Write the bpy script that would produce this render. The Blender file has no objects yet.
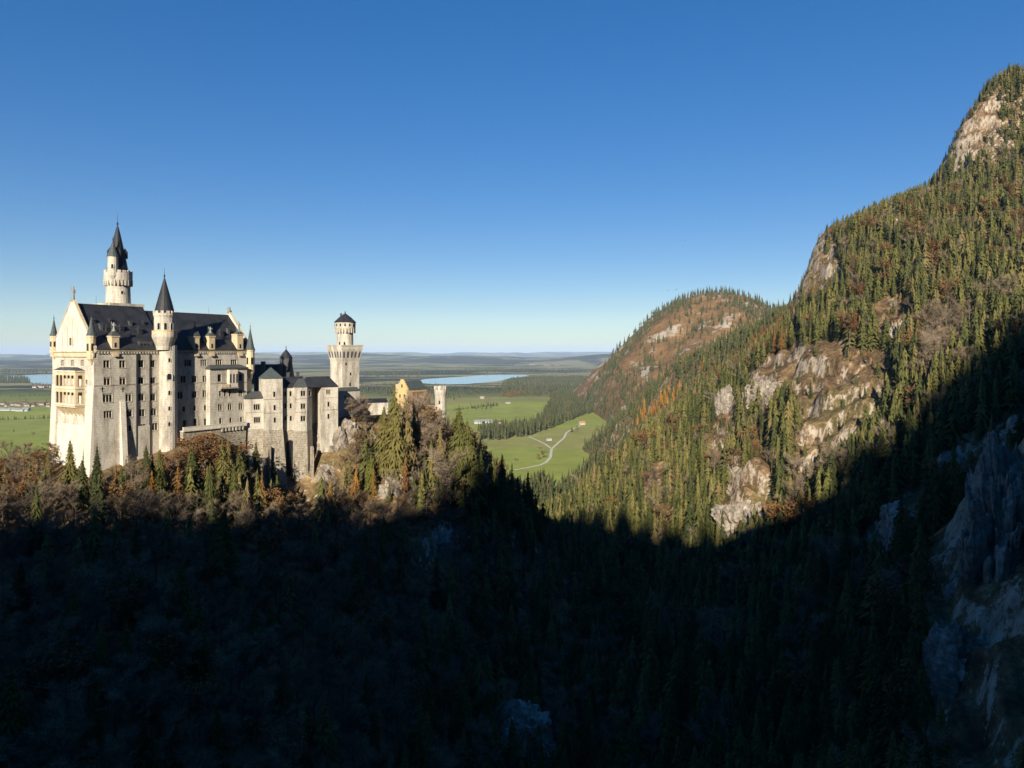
import bpy, bmesh, math, random
import numpy as np
from mathutils import Vector, Matrix, noise as mnoise

random.seed(7); np.random.seed(7)
R = math.radians
scene = bpy.context.scene
COL = scene.collection

# ------------------------------------------------------------------ camera
F = 700.0; CX = 512.0; HY = 353.0            # focal length in pixels, centre column, horizon row
cam_d = bpy.data.cameras.new('camera'); cam = bpy.data.objects.new('camera', cam_d); COL.objects.link(cam)
cam_d.sensor_width = 36.0; cam_d.lens = F / 1024 * 36.0
cam_d.shift_y = -(384.0 - HY) / 1024.0
cam_d.clip_start = 0.5; cam_d.clip_end = 200000
cam.location = (0, 0, 0); cam.rotation_euler = (R(90), 0, 0)
scene.camera = cam
# ------------------------------------------------------------------ light
SUN_AZ = R(11.0)      # left of straight behind the camera
SUN_EL = R(22.0)
SUNV = Vector((-math.sin(SUN_AZ)*math.cos(SUN_EL), -math.cos(SUN_AZ)*math.cos(SUN_EL), math.sin(SUN_EL)))
world = bpy.data.worlds.new('World'); scene.world = world; world.use_nodes = True
wn = world.node_tree.nodes; wl = world.node_tree.links
bg = wn['Background']
sky = wn.new('ShaderNodeTexSky'); sky.sky_type = 'NISHITA'; sky.sun_disc = False
sky.sun_elevation = SUN_EL; sky.sun_rotation = math.pi + SUN_AZ
sky.altitude = 800; sky.air_density = 1.0; sky.dust_density = 0.0; sky.ozone_density = 3.5
hsv = wn.new('ShaderNodeHueSaturation'); hsv.inputs['Saturation'].default_value = 1.62; hsv.inputs['Hue'].default_value = 0.514
gam = wn.new('ShaderNodeGamma'); gam.inputs['Gamma'].default_value = 0.66
wl.new(sky.outputs[0], gam.inputs[0]); wl.new(gam.outputs[0], hsv.inputs['Color']); wl.new(hsv.outputs[0], bg.inputs[0]); bg.inputs[1].default_value = 0.100
sun_d = bpy.data.lights.new('sun', 'SUN'); sun_d.energy = 5.0; sun_d.angle = R(0.5); sun_d.color = (1.0, 0.915, 0.77)
sun = bpy.data.objects.new('sun', sun_d); COL.objects.link(sun)
sun.rotation_euler = SUNV.to_track_quat('Z', 'Y').to_euler()
vs = scene.view_settings; vs.view_transform = 'Standard'; vs.look = 'None'; vs.exposure = 0.95; vs.gamma = 1.0; vs.use_curve_mapping = False
scene.cycles.max_bounces = 4; scene.cycles.diffuse_bounces = 2; scene.cycles.glossy_bounces = 2
scene.cycles.transparent_max_bounces = 4; scene.cycles.volume_bounces = 0
scene.cycles.use_denoising = True

# ------------------------------------------------------------------ helpers
def uv(px, py): return ((px - CX) / F, (HY - py) / F)
def P(px, py, Y):
    u, v = uv(px, py); return (u*Y, Y, v*Y)
def tag(o, label=None, cat=None, group=None, kind=None):
    if label: o['label'] = label
    if cat: o['category'] = cat
    if group: o['group'] = group
    if kind: o['kind'] = kind
    return o
def empty(name, loc, label=None, cat=None, group=None):
    o = bpy.data.objects.new(name, None); COL.objects.link(o); o.location = loc
    o.empty_display_size = 1.0
    return tag(o, label, cat, group)
WLOC = {}
def wloc(o):
    v = Vector((0, 0, 0))
    while o is not None:
        v = v + Vector(o.location); o = o.parent
    return v

class MB:
    """collects faces in world coordinates, builds ONE mesh object"""
    def __init__(s): s.v = []; s.f = []
    def poly(s, pts):
        b = len(s.v); s.v += [tuple(p) for p in pts]; s.f.append(tuple(range(b, b+len(pts)))); return s
    def quad(s, a, b, c, d): return s.poly((a, b, c, d))
    def prism(s, fp, z0, z1, top=True, bottom=False, scale_top=None):
        n = len(fp); b = len(s.v)
        cx = sum(p[0] for p in fp)/n; cy = sum(p[1] for p in fp)/n
        k = scale_top if scale_top is not None else 1.0
        s.v += [(p[0], p[1], z0) for p in fp] + [(cx+(p[0]-cx)*k, cy+(p[1]-cy)*k, z1) for p in fp]
        for i in range(n):
            j = (i+1) % n; s.f.append((b+i, b+j, b+n+j, b+n+i))
        if top: s.f.append(tuple(b+n+i for i in range(n)))
        if bottom: s.f.append(tuple(b+n-1-i for i in range(n)))
        return s
    def pyramid(s, fp, z0, apex):
        n = len(fp); b = len(s.v); s.v += [(p[0], p[1], z0) for p in fp] + [tuple(apex)]
        for i in range(n): s.f.append((b+i, b+(i+1) % n, b+n))
        s.f.append(tuple(b+n-1-i for i in range(n)))
        return s
    def lathe(s, c, prof, seg=24, cap=True, a0=0.0):
        """c=(x,y); prof=[(r,z)...] bottom to top"""
        b = len(s.v)
        for r, z in prof:
            for i in range(seg):
                a = a0 + 2*math.pi*i/seg; s.v.append((c[0]+r*math.cos(a), c[1]+r*math.sin(a), z))
        for k in range(len(prof)-1):
            for i in range(seg):
                j = (i+1) % seg
                s.f.append((b+k*seg+i, b+k*seg+j, b+(k+1)*seg+j, b+(k+1)*seg+i))
        if cap and prof[-1][0] > .03:
            s.f.append(tuple(b+(len(prof)-1)*seg+i for i in range(seg)))
        return s
    def tube(s, p0, p1, r0, r1, seg=5):
        p0 = Vector(p0); p1 = Vector(p1); d = (p1-p0)
        if d.length < 1e-6: return s
        q = d.to_track_quat('Z', 'Y'); b = len(s.v)
        for p, r in ((p0, r0), (p1, r1)):
            for i in range(seg):
                a = 2*math.pi*i/seg; s.v.append(tuple(p + q @ Vector((r*math.cos(a), r*math.sin(a), 0))))
        for i in range(seg):
            j = (i+1) % seg; s.f.append((b+i, b+j, b+seg+j, b+seg+i))
        s.f.append(tuple(b+seg+i for i in range(seg)))
        return s
    def obox(s, c, a, hx, hy, z0, z1):
        """oriented box: centre c (2D), axis a (2D unit), half sizes"""
        n = (-a[1], a[0])
        fp = [(c[0]+a[0]*sx*hx+n[0]*sy*hy, c[1]+a[1]*sx*hx+n[1]*sy*hy) for sx, sy in ((-1,-1),(1,-1),(1,1),(-1,1))]
        return s.prism(fp, z0, z1, True, True)
    def build(s, name, mat, parent=None, smooth=False, fix=True):
        me = bpy.data.meshes.new(name)
        off = wloc(parent) if parent is not None else Vector((0, 0, 0))
        me.from_pydata([(v[0]-off.x, v[1]-off.y, v[2]-off.z) for v in s.v], [], s.f)
        mats = mat if isinstance(mat, (list, tuple)) else [mat]
        for m in mats: me.materials.append(m)
        if fix:
            bm = bmesh.new(); bm.from_mesh(me); bmesh.ops.recalc_face_normals(bm, faces=bm.faces); bm.to_mesh(me); bm.free()
        if smooth: me.polygons.foreach_set('use_smooth', [True]*len(me.polygons))
        me.update()
        o = bpy.data.objects.new(name, me); COL.objects.link(o)
        if parent is not None: o.parent = parent
        return o

def mesh_np(name, verts, faces4, mat, parent=None, smooth=False, rnd=None, matidx=None):
    """verts Nx3, faces Mx3 or Mx4 numpy"""
    me = bpy.data.meshes.new(name)
    n = len(verts); m, k = faces4.shape
    me.vertices.add(n); me.vertices.foreach_set('co', np.ascontiguousarray(verts, dtype=np.float32).ravel())
    me.loops.add(m*k); me.loops.foreach_set('vertex_index', np.ascontiguousarray(faces4, dtype=np.int32).ravel())
    me.polygons.add(m); me.polygons.foreach_set('loop_start', np.arange(0, m*k, k, dtype=np.int32))
    if smooth: me.polygons.foreach_set('use_smooth', np.ones(m, dtype=bool))
    for mm in (mat if isinstance(mat, (list, tuple)) else [mat]): me.materials.append(mm)
    if matidx is not None: me.polygons.foreach_set('material_index', np.ascontiguousarray(matidx, dtype=np.int32))
    if rnd is not None:
        at = me.attributes.new('rnd', 'FLOAT', 'POINT'); at.data.foreach_set('value', np.ascontiguousarray(rnd, dtype=np.float32))
    me.update(calc_edges=True)
    o = bpy.data.objects.new(name, me); COL.objects.link(o)
    if parent is not None: o.parent = parent
    return o

# value-noise fBm in numpy
_rs = np.random.RandomState(3); _LAT = _rs.rand(256, 256)
def vnoise(x, y):
    xi = np.floor(x).astype(int); yi = np.floor(y).astype(int); fx = x-xi; fy = y-yi
    fx = fx*fx*fx*(fx*(fx*6-15)+10); fy = fy*fy*fy*(fy*(fy*6-15)+10)
    a = _LAT[xi & 255, yi & 255]; b = _LAT[(xi+1) & 255, yi & 255]; c = _LAT[xi & 255, (yi+1) & 255]; d = _LAT[(xi+1) & 255, (yi+1) & 255]
    return (a*(1-fx)+b*fx)*(1-fy)+(c*(1-fx)+d*fx)*fy
def fbm(x, y, o=5, g=.5):
    s = 0; a = 1; t = 0
    for i in range(o):
        s = s+a*vnoise(x+17.3*i, y+5.1*i); t += a; a *= g; x = x*2.03; y = y*2.03
    return s/t*2-1

# ------------------------------------------------------------------ materials
def newmat(name):
    m = bpy.data.materials.new(name); m.use_nodes = True
    n = m.node_tree.nodes; b = n['Principled BSDF']
    b.inputs['Specular IOR Level'].default_value = 0.15
    return m, n, m.node_tree.links, b
def ramp(n, stops, interp='LINEAR'):
    r = n.new('ShaderNodeValToRGB'); r.color_ramp.interpolation = interp
    e = r.color_ramp.elements
    while len(e) < len(stops): e.new(0.5)
    for i, (p, c) in enumerate(stops):
        e[i].position = p; e[i].color = (c[0], c[1], c[2], 1)
    return r
def noise_n(n, l, vec, scale, detail=4, rough=.6):
    t = n.new('ShaderNodeTexNoise'); t.inputs['Scale'].default_value = scale; t.inputs['Detail'].default_value = detail
    t.inputs['Roughness'].default_value = rough
    if vec is not None: l.new(vec, t.inputs['Vector'])
    return t.outputs['Fac']
def scaled(n, l, vec, s):
    m = n.new('ShaderNodeMapping'); m.inputs['Scale'].default_value = s; l.new(vec, m.inputs['Vector']); return m.outputs[0]
def mixc(n, l, fac, a, b, mode='MIX'):
    m = n.new('ShaderNodeMix'); m.data_type = 'RGBA'; m.blend_type = mode
    def put(sock, v):
        if hasattr(v, 'is_linked') or hasattr(v, 'links'): l.new(v, sock)
        elif isinstance(v, (int, float)): sock.default_value = v
        else: sock.default_value = (v[0], v[1], v[2], 1)
    put(m.inputs[0], fac); put(m.inputs[6], a); put(m.inputs[7], b); return m.outputs[2]
def math_n(n, l, op, a, b=None, clamp=False):
    m = n.new('ShaderNodeMath'); m.operation = op; m.use_clamp = clamp
    for i, v in enumerate((a, b)):
        if v is None: continue
        if isinstance(v, (int, float)): m.inputs[i].default_value = v
        else: l.new(v, m.inputs[i])
    return m.outputs[0]
def bump(n, l, b, h, strength, dist):
    bp = n.new('ShaderNodeBump'); bp.inputs['Strength'].default_value = strength; bp.inputs['Distance'].default_value = dist
    l.new(h, bp.inputs['Height']); l.new(bp.outputs[0], b.inputs['Normal'])
def objco(n): return n.new('ShaderNodeTexCoord').outputs['Object']

def stone_mat(name, base, dark, course=0.6, blotch=.5, rough_scale=1.0, bstr=.3):
    m, n, l, b = newmat(name); co = objco(n)
    f1 = noise_n(n, l, scaled(n, l, co, (.35, .35, .09)), 1.0, 5, .65)     # vertical weather streaks
    f2 = noise_n(n, l, co, 1.6*rough_scale, 4, .7)
    c = ramp(n, [(.34, dark), (.56, base)]); l.new(f1, c.inputs[0])
    c2 = ramp(n, [(.3, (1-blotch*.55,)*3), (.7, (1.08,)*3)]); l.new(f2, c2.inputs[0])
    col = mixc(n, l, 1.0, c.outputs[0], c2.outputs[0], 'MULTIPLY')
    w = n.new('ShaderNodeTexWave'); w.wave_type = 'BANDS'; w.bands_direction = 'Z'; w.inputs['Scale'].default_value = .314/course
    w.inputs['Distortion'].default_value = .4; l.new(co, w.inputs['Vector'])
    c3 = ramp(n, [(.0, (.68,)*3), (.16, (1,)*3)]); l.new(w.outputs['Fac'], c3.inputs[0])
    col = mixc(n, l, .8, col, c3.outputs[0], 'MULTIPLY')
    l.new(col, b.inputs['Base Color']); b.inputs['Roughness'].default_value = .9
    bump(n, l, b, f2, bstr, .25)
    return m
def plain_mat(name, col, rough=.7, var=.25, scale=1.0, spec=.15, metal=0.0):
    m, n, l, b = newmat(name); co = objco(n)
    f = noise_n(n, l, co, scale, 4, .65)
    c = ramp(n, [(.3, [x*(1-var) for x in col]), (.7, [x*(1+var*.6) for x in col])]); l.new(f, c.inputs[0])
    l.new(c.outputs[0], b.inputs['Base Color']); b.inputs['Roughness'].default_value = rough
    b.inputs['Specular IOR Level'].default_value = spec; b.inputs['Metallic'].default_value = metal
    return m
def leaf_mat(name, stops, rough=.85):
    """per-tree colour from a stored attribute plus the object's random number, twig to twig noise on top"""
    m, n, l, b = newmat(name); co = objco(n)
    at = n.new('ShaderNodeAttribute'); at.attribute_name = 'rnd'
    oi = n.new('ShaderNodeObjectInfo')
    r = math_n(n, l, 'FRACT', math_n(n, l, 'ADD', at.outputs['Fac'], oi.outputs['Random']))
    c = ramp(n, stops); l.new(r, c.inputs[0])
    f = noise_n(n, l, co, .9, 3, .6)
    c2 = ramp(n, [(.3, (.6,)*3), (.7, (1.3,)*3)]); l.new(f, c2.inputs[0])
    l.new(mixc(n, l, 1, c.outputs[0], c2.outputs[0], 'MULTIPLY'), b.inputs['Base Color'])
    b.inputs['Roughness'].default_value = rough; b.inputs['Specular IOR Level'].default_value = .08
    return m

M = {}
M['stone'] = stone_mat('pale_limestone', (.54, .488, .395), (.29, .25, .20))
M['stone_warm'] = stone_mat('warm_limestone', (.64, .57, .46), (.48, .42, .34), blotch=.35)
M['stone_trim'] = stone_mat('sandstone_trim', (.60, .475, .30), (.46, .36, .23), course=.4, blotch=.4)
M['stone_rustic'] = stone_mat('rusticated_stone', (.44, .38, .29), (.25, .21, .16), course=.9, blotch=1.1, rough_scale=.8, bstr=.9)
M['stone_grey_shade'] = stone_mat('grey_shade_stone', (.085, .085, .09), (.05, .05, .055))  # darkened to paint the palace's shade on the courtyard house; also plain chimney grey
M['yellow_brick'] = stone_mat('yellow_plaster', (.52, .37, .17), (.40, .27, .12), course=.35, blotch=.4)
M['red_brick'] = stone_mat('red_brick', (.24, .14, .09), (.17, .10, .07), course=.3)
M['slate'] = stone_mat('slate', (.034, .035, .040), (.018, .019, .022), course=.45, blotch=.8, rough_scale=.6)
M['slate'].node_tree.nodes['Principled BSDF'].inputs['Roughness'].default_value = .6; M['slate'].node_tree.nodes['Principled BSDF'].inputs['Specular IOR Level'].default_value = .25
M['lead'] = plain_mat('lead_roof', (.062, .065, .063), .6, .3, .8, .2)
M['copper'] = plain_mat('patinated_copper', (.062, .075, .072), .6, .3, .9, .2)
M['glass'] = plain_mat('window_glass', (.015, .016, .02), .15, .2, 1, .5)
M['lead_statue'] = plain_mat('weathered_statue', (.22, .22, .19), .7, .3, 2)
M['iron'] = plain_mat('dark_iron', (.03, .03, .03), .6, .2, 1)

M['spruce'] = leaf_mat('spruce_needles', [(0, (.036, .042, .016)), (.3, (.066, .070, .022)), (.65, (.100, .096, .028)), (.9, (.135, .115, .036)), (1, (.16, .12, .05))])
M['spruce_bright'] = leaf_mat('light_green_needles', [(0, (.095, .105, .022)), (1, (.125, .130, .030))])
M['larch'] = leaf_mat('autumn_leaves', [(0, (.16, .085, .024)), (.4, (.19, .115, .03)), (.7, (.17, .08, .03)), (1, (.20, .145, .04))])
M['gold'] = leaf_mat('orange_larch_needles', [(0, (.26, .11, .022)), (.5, (.33, .155, .03)), (1, (.30, .18, .045))])
M['beech'] = leaf_mat('rust_leaves', [(0, (.13, .065, .025)), (.5, (.17, .08, .028)), (1, (.15, .10, .045))])
M['brush'] = leaf_mat('dry_brush', [(0, (.15, .108, .055)), (.5, (.23, .165, .080)), (.8, (.25, .15, .062)), (1, (.18, .16, .06))])
M['twig'] = leaf_mat('bare_twigs', [(0, (.16, .12, .08)), (.5, (.22, .16, .105)), (1, (.27, .21, .14))])
M['bark'] = plain_mat('bark', (.12, .095, .07), .9, .4, 3, .05)
M['far_wood'] = leaf_mat('far_conifers', [(0, (.040, .048, .018)), (.6, (.062, .068, .024)), (1, (.10, .085, .035))])

def rock_mat(name, base, dark):
    m, n, l, b = newmat(name); co = objco(n)
    f1 = noise_n(n, l, scaled(n, l, co, (.25, .25, .07)), 1.0, 7, .7)
    f2 = noise_n(n, l, co, .6, 6, .75)
    c = ramp(n, [(.28, dark), (.5, [(a+b_)/2 for a, b_ in zip(base, dark)]), (.66, base)]); l.new(f1, c.inputs[0])
    c2 = ramp(n, [(.3, (.35,)*3), (.62, (1.1,)*3)]); l.new(f2, c2.inputs[0])
    l.new(mixc(n, l, 1, c.outputs[0], c2.outputs[0], 'MULTIPLY'), b.inputs['Base Color'])
    b.inputs['Roughness'].default_value = .95; b.inputs['Specular IOR Level'].default_value = .05
    bump(n, l, b, f2, 1.0, 1.2)
    return m
M['rock'] = rock_mat('limestone_rock', (.45, .385, .31), (.15, .12, .09))
M['rock_grey'] = rock_mat('grey_limestone_rock', (.54, .48, .40), (.11, .095, .08))

def terrain_mat():
    m, n, l, b = newmat('hillside'); co = objco(n)
    ge = n.new('ShaderNodeNewGeometry'); sx = n.new('ShaderNodeSeparateXYZ'); l.new(ge.outputs['Normal'], sx.inputs[0])
    big = noise_n(n, l, co, .018, 5, .65); mid = noise_n(n, l, co, .12, 6, .7); fine = noise_n(n, l, co, .9, 5, .75)
    litter0 = ramp(n, [(.25, (.034, .025, .017)), (.42, (.082, .054, .030)), (.55, (.165, .105, .053)), (.72, (.27, .185, .098))]); l.new(mid, litter0.inputs[0])
    spk = noise_n(n, l, co, .42, 6, .8); lf = ramp(n, [(.32, (.45,)*3), (.5, (.9,)*3), (.66, (1.5,)*3)]); l.new(spk, lf.inputs[0])
    lm = mixc(n, l, 1.0, litter0.outputs[0], lf.outputs[0], 'MULTIPLY')
    grass = ramp(n, [(.3, (.05, .06, .018)), (.7, (.16, .135, .05))]); l.new(fine, grass.inputs[0])
    gm = ramp(n, [(.5, (0,)*3), (.62, (1,)*3)]); l.new(big, gm.inputs[0])
    ground = mixc(n, l, math_n(n, l, 'MULTIPLY', gm.outputs[0], .45), lm, grass.outputs[0])
    f1 = noise_n(n, l, scaled(n, l, co, (.3, .3, .10)), 1, 7, .75)
    rock = ramp(n, [(.3, (.10, .075, .05)), (.47, (.26, .205, .15)), (.68, (.44, .37, .285))]); l.new(f1, rock.inputs[0])
    t = math_n(n, l, 'ADD', sx.outputs[2], math_n(n, l, 'ADD', math_n(n, l, 'MULTIPLY', math_n(n, l, 'SUBTRACT', f1, .5), -1.3), math_n(n, l, 'MULTIPLY', math_n(n, l, 'SUBTRACT', spk, .5), -1.1)))
    ca = n.new('ShaderNodeAttribute'); ca.attribute_name = 'crag'
    t = math_n(n, l, 'ADD', t, math_n(n, l, 'MULTIPLY', ca.outputs['Fac'], -.07))
    rm = ramp(n, [(.40, (1,)*3), (.56, (0,)*3)]); l.new(t, rm.inputs[0])
    l.new(mixc(n, l, rm.outputs[0], ground, rock.outputs[0]), b.inputs['Base Color'])
    b.inputs['Roughness'].default_value = .95; b.inputs['Specular IOR Level'].default_value = .05
    bump(n, l, b, mid, .6, 2.0)
    return m
M['terrain'] = terrain_mat()

def plain_land_mat():
    m, n, l, b = newmat('meadow_plain'); co = objco(n)
    vo = n.new('ShaderNodeTexVoronoi'); vo.inputs['Scale'].default_value = 1/420.0; vo.inputs['Randomness'].default_value = .9
    dn = n.new('ShaderNodeTexNoise'); dn.inputs['Scale'].default_value = .004; l.new(co, dn.inputs['Vector'])
    vm = n.new('ShaderNodeVectorMath'); vm.operation = 'MULTIPLY_ADD'; vm.inputs[1].default_value = (160,)*3
    l.new(dn.outputs['Color'], vm.inputs[0]); l.new(scaled(n, l, co, (.45, 1.0, 1.0)), vm.inputs[2]); l.new(vm.outputs[0], vo.inputs['Vector'])
    sp = n.new('ShaderNodeSeparateColor'); l.new(vo.outputs['Color'], sp.inputs[0])
    fields = ramp(n, [(0, (.20, .235, .045)), (.3, (.26, .285, .062)), (.5, (.215, .24, .06)), (.68, (.30, .265, .10)), (.8, (.19, .22, .05)), (1, (.24, .25, .07))]); l.new(sp.outputs[0], fields.inputs[0])
    f = noise_n(n, l, co, .02, 5, .7)
    c2 = ramp(n, [(.3, (.78,)*3), (.7, (1.15,)*3)]); l.new(f, c2.inputs[0])
    near = mixc(n, l, 1, fields.outputs[0], c2.outputs[0], 'MULTIPLY')
    # country far out: a patchwork of woods, brown moor and fields
    v2 = n.new('ShaderNodeTexVoronoi'); v2.inputs['Scale'].default_value = 1/900.0; l.new(scaled(n, l, co, (.4, 1.0, 1)), v2.inputs['Vector'])
    s2 = n.new('ShaderNodeSeparateColor'); l.new(v2.outputs['Color'], s2.inputs[0])
    wf = noise_n(n, l, scaled(n, l, co, (.5, 1, 1)), .0020, 6, .62)
    far = ramp(n, [(.40, (.030, .038, .020)), (.495, (.045, .048, .026)), (.51, (.24, .18, .10)), (.545, (.20, .22, .07)), (.59, (.30, .25, .14)), (.63, (.045, .048, .026))], 'LINEAR'); l.new(wf, far.inputs[0])
    sx = n.new('ShaderNodeSeparateXYZ'); l.new(co, sx.inputs[0])
    fr = ramp(n, [(0, (0,)*3), (1, (1,)*3)])
    l.new(math_n(n, l, 'DIVIDE', math_n(n, l, 'SUBTRACT', math_n(n, l, 'ADD', sx.outputs[1], math_n(n, l, 'MULTIPLY', f, 900)), 2500), 900, True), fr.inputs[0])
    l.new(mixc(n, l, fr.outputs[0], near, far.outputs[0]), b.inputs['Base Color'])
    b.inputs['Roughness'].default_value = .95; b.inputs['Specular IOR Level'].default_value = .03
    return m
M['plain'] = plain_land_mat()
M['path'] = plain_mat('gravel_path', (.50, .46, .36), .95, .2, .2, .05)
def water_mat():
    m, n, l, b = newmat('lake_water'); co = objco(n)
    b.inputs['Base Color'].default_value = (.06, .20, .27, 1); b.inputs['Roughness'].default_value = .12
    b.inputs['Specular IOR Level'].default_value = .5
    bump(n, l, b, noise_n(n, l, co, .05, 3, .6), .15, 1.0)
    return m
M['water'] = water_mat()
def hill_mat():
    m, n, l, b = newmat('rust_heath_hill'); co = objco(n)
    ge = n.new('ShaderNodeNewGeometry'); sx = n.new('ShaderNodeSeparateXYZ'); l.new(ge.outputs['Normal'], sx.inputs[0])
    f = noise_n(n, l, co, .02, 7, .75); g = noise_n(n, l, co, .09, 5, .7)
    c = ramp(n, [(.3, (.075, .055, .026)), (.45, (.15, .09, .04)), (.55, (.19, .105, .045)), (.7, (.20, .135, .062))]); l.new(f, c.inputs[0])
    c2 = ramp(n, [(.3, (.6,)*3), (.7, (1.2,)*3)]); l.new(g, c2.inputs[0])
    gr = mixc(n, l, 1, c.outputs[0], c2.outputs[0], 'MULTIPLY')
    rk = noise_n(n, l, scaled(n, l, co, (1, 1, 2.2)), .011, 6, .72)
    rm = ramp(n, [(.55, (0,)*3), (.63, (1,)*3)]); l.new(rk, rm.inputs[0])
    l.new(mixc(n, l, math_n(n, l, 'MULTIPLY', rm.outputs[0], .8), gr, (.36, .31, .25)), b.inputs['Base Color'])
    b.inputs['Roughness'].default_value = .95; b.inputs['Specular IOR Level'].default_value = .05
    bump(n, l, b, g, .7, 5)
    return m
M['hill'] = hill_mat()
def far_hill_mat():
    m, n, l, b = newmat('far_wooded_hills'); co = objco(n)
    f = noise_n(n, l, scaled(n, l, co, (.6, 1, 1)), .0011, 6, .62)
    c = ramp(n, [(.38, (.035, .042, .024)), (.50, (.055, .058, .034)), (.525, (.22, .19, .11)), (.58, (.17, .18, .075)), (.62, (.05, .052, .03))]); l.new(f, c.inputs[0])
    l.new(c.outputs[0], b.inputs['Base Color']); b.inputs['Roughness'].default_value = .95; b.inputs['Specular IOR Level'].default_value = .03
    return m
M['far_hill'] = far_hill_mat()
M['house_white'] = plain_mat('white_render', (.36, .35, .33), .9, .1, .3)
M['house_cream'] = plain_mat('cream_render', (.30, .26, .21), .9, .1, .3)
M['tile'] = plain_mat('brown_roof_tiles', (.11, .065, .05), .85, .3, .3)
M['tile_orange'] = plain_mat('orange_roof_tiles', (.42, .17, .07), .85, .2, .3)
M['metal_roof'] = plain_mat('pale_metal_roof', (.20, .205, .215), .6, .1, .1, .2)
M['bird'] = plain_mat('black_plumage', (.02, .02, .022), .7, .1, 5)
# ================================================================== TERRAIN
ctrl = []
def C(px, py, Y): ctrl.append(P(px, py, Y))
def Wp(x, y, z): ctrl.append((x, y, z))
# crest and foot of the castle rock
for a in [(300,530,262),(285,516,264),(262,505,266),(316,510,272),(246,486,266),(200,430,259),(188,440,254),(215,432,262),(232,440,266),(0,478,238),(30,470,242),(52,452,252),(94,474,230),(105,462,238),(140,452,252),(163,449,258),(240,444,276),
          (255,478,276),(272,498,276),(303,515,276),(318,505,281),(345,462,287),(345,420,305),(365,418,312),(385,418,322),(410,418,328),(440,424,335),
          (470,440,350),(500,478,345),(525,520,335),
          (370,470,285),(370,515,270),(405,470,290),(400,505,270),(440,500,290),(430,545,265),
          (60,500,222),(100,505,216),(160,505,225),(220,510,235),(270,520,250),(320,530,255),
          (0,520,205),(100,570,188),(200,580,195),(300,590,205),(400,620,225),
          (0,650,160),(100,660,155),(200,680,155),(300,700,160),(400,730,170),(470,680,220),
          (0,790,125),(150,800,125),(300,820,130)]: C(*a)
# behind the castle the rock falls to the plain
for a in [(-60,310,-55),(-140,330,-60),(-230,300,-62),(-60,420,-100),(-150,430,-130),(-250,400,-140),(-350,330,-140),(-350,450,-152),(0,440,-120),
          (-200,560,-153),(-450,600,-153),(0,600,-152),(-450,150,-40),(-300,200,-62),(-230,150,-62)]: Wp(*a)
# gorge
for a in [(520,745,190),(560,680,250),(575,610,330),(585,570,410)]: C(*a)
for a in [(30,60,-95),(20,120,-112),(38,520,-135),(60,640,-150),(0,760,-155),(0,-40,-60)]: Wp(*a)
for a in [(100,760,-153),(110,850,-154),(110,950,-154),(130,1000,-155),(132,920,-155),(60,700,-151),(30,900,-154)]: Wp(*a)
# right mountain
for a in [(625,545,440),(650,565,425),(690,570,400),(640,500,490),(640,455,560),(640,442,640),
          (700,500,450),(700,440,520),(690,414,640),(745,545,395),(742,500,415),(745,470,430),(765,440,460),(750,400,520),(745,388,660),
          (785,385,505),(800,335,590),(775,340,730),(788,348,720),(798,338,712),(805,290,702),(811,256,696),(819,238,692),(831,224,690),(850,217,688),
          (850,470,385),(850,400,430),(850,330,500),(850,275,580),(868,214,685),(890,207,690),(910,202,692),(928,208,694),
          (800,520,350),(800,600,290),(760,640,270),(880,560,270),(900,480,310),(700,640,310),(640,640,330),
          (950,480,285),(950,400,345),(950,320,450),(950,240,560),(943,208,700),(951,186,706),(957,158,712),(961,136,716),(965,119,724),(974,104,732),(986,92,740),(1000,86,748),(1012,86,752),(1030,92,758),
          (1024,480,235),(1024,400,325),(1024,320,430),(1024,240,540),(1024,160,660),(1100,100,760),(1150,250,480),(1150,400,270),
          (1010,438,205),(945,600,190),(900,640,205),(860,700,205),(820,768,190),(700,720,220),(650,780,200)]: C(*a)
# the near cliff at the right
for a in [(930,770,143),(990,600,172),(1024,520,186),(1024,768,128),(1060,600,150)]: C(*a)
for a in [(60,100,-80),(75,60,-70),(130,90,-20),(200,0,70),(260,120,80)]: Wp(*a)
# behind the mountain's crest
for a in [(480,900,60),(560,950,110),(500,800,150),(470,780,140),(540,830,190),(300,800,40),(330,950,20),(200,900,-20),(250,1100,-60),(150,1000,-100),(750,900,240),(800,500,300),(600,1150,60),(120,1150,-150)]: Wp(*a)
# the ridge behind the camera that throws the shade
RIDGE_Y = -300.0
ta, te = math.tan(SUN_AZ), math.tan(SUN_EL)
def caster(px, py, Y):
    x, y, z = P(px, py, Y); t = (y-RIDGE_Y)/math.cos(SUN_AZ)
    return (x-(y-RIDGE_Y)*ta, RIDGE_Y, z+t*te)
EDGE = [(-60,480,205),(0,482,212),(100,486,215),(200,494,228),(300,496,250),(400,500,268),(480,510,330),(560,478,420),(640,505,440),(690,522,415),(745,545,395),
        (790,505,390),(850,455,392),(905,405,390),(960,350,415),(1024,318,432),(1100,250,470)]
RIDGE = sorted(caster(*e) for e in EDGE)
for r in RIDGE: ctrl.append((r[0], r[1], r[2]-16))
for a in [(-500,-300,210),(450,-300,450),(-500,0,40),(-300,-40,10),(-480,-480,120),(-100,-480,110),(200,-480,210),(480,-480,330),(-100,-140,50),(60,-140,80),(400,0,220),(450,200,190),(420,320,140)]: Wp(*a)
ctrl = np.array(ctrl)
S = 100.0
XY = ctrl[:, :2]/S
D = np.sqrt(((XY[:, None]-XY[None])**2).sum(-1))
n_ = len(ctrl); A = np.zeros((n_+3, n_+3)); A[:n_, :n_] = D - np.eye(n_)*.012
A[:n_, n_] = 1; A[:n_, n_+1:] = XY; A[n_, :n_] = 1; A[n_+1:, :n_] = XY.T
sol = np.linalg.solve(A, np.concatenate([ctrl[:, 2], np.zeros(3)]))
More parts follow.
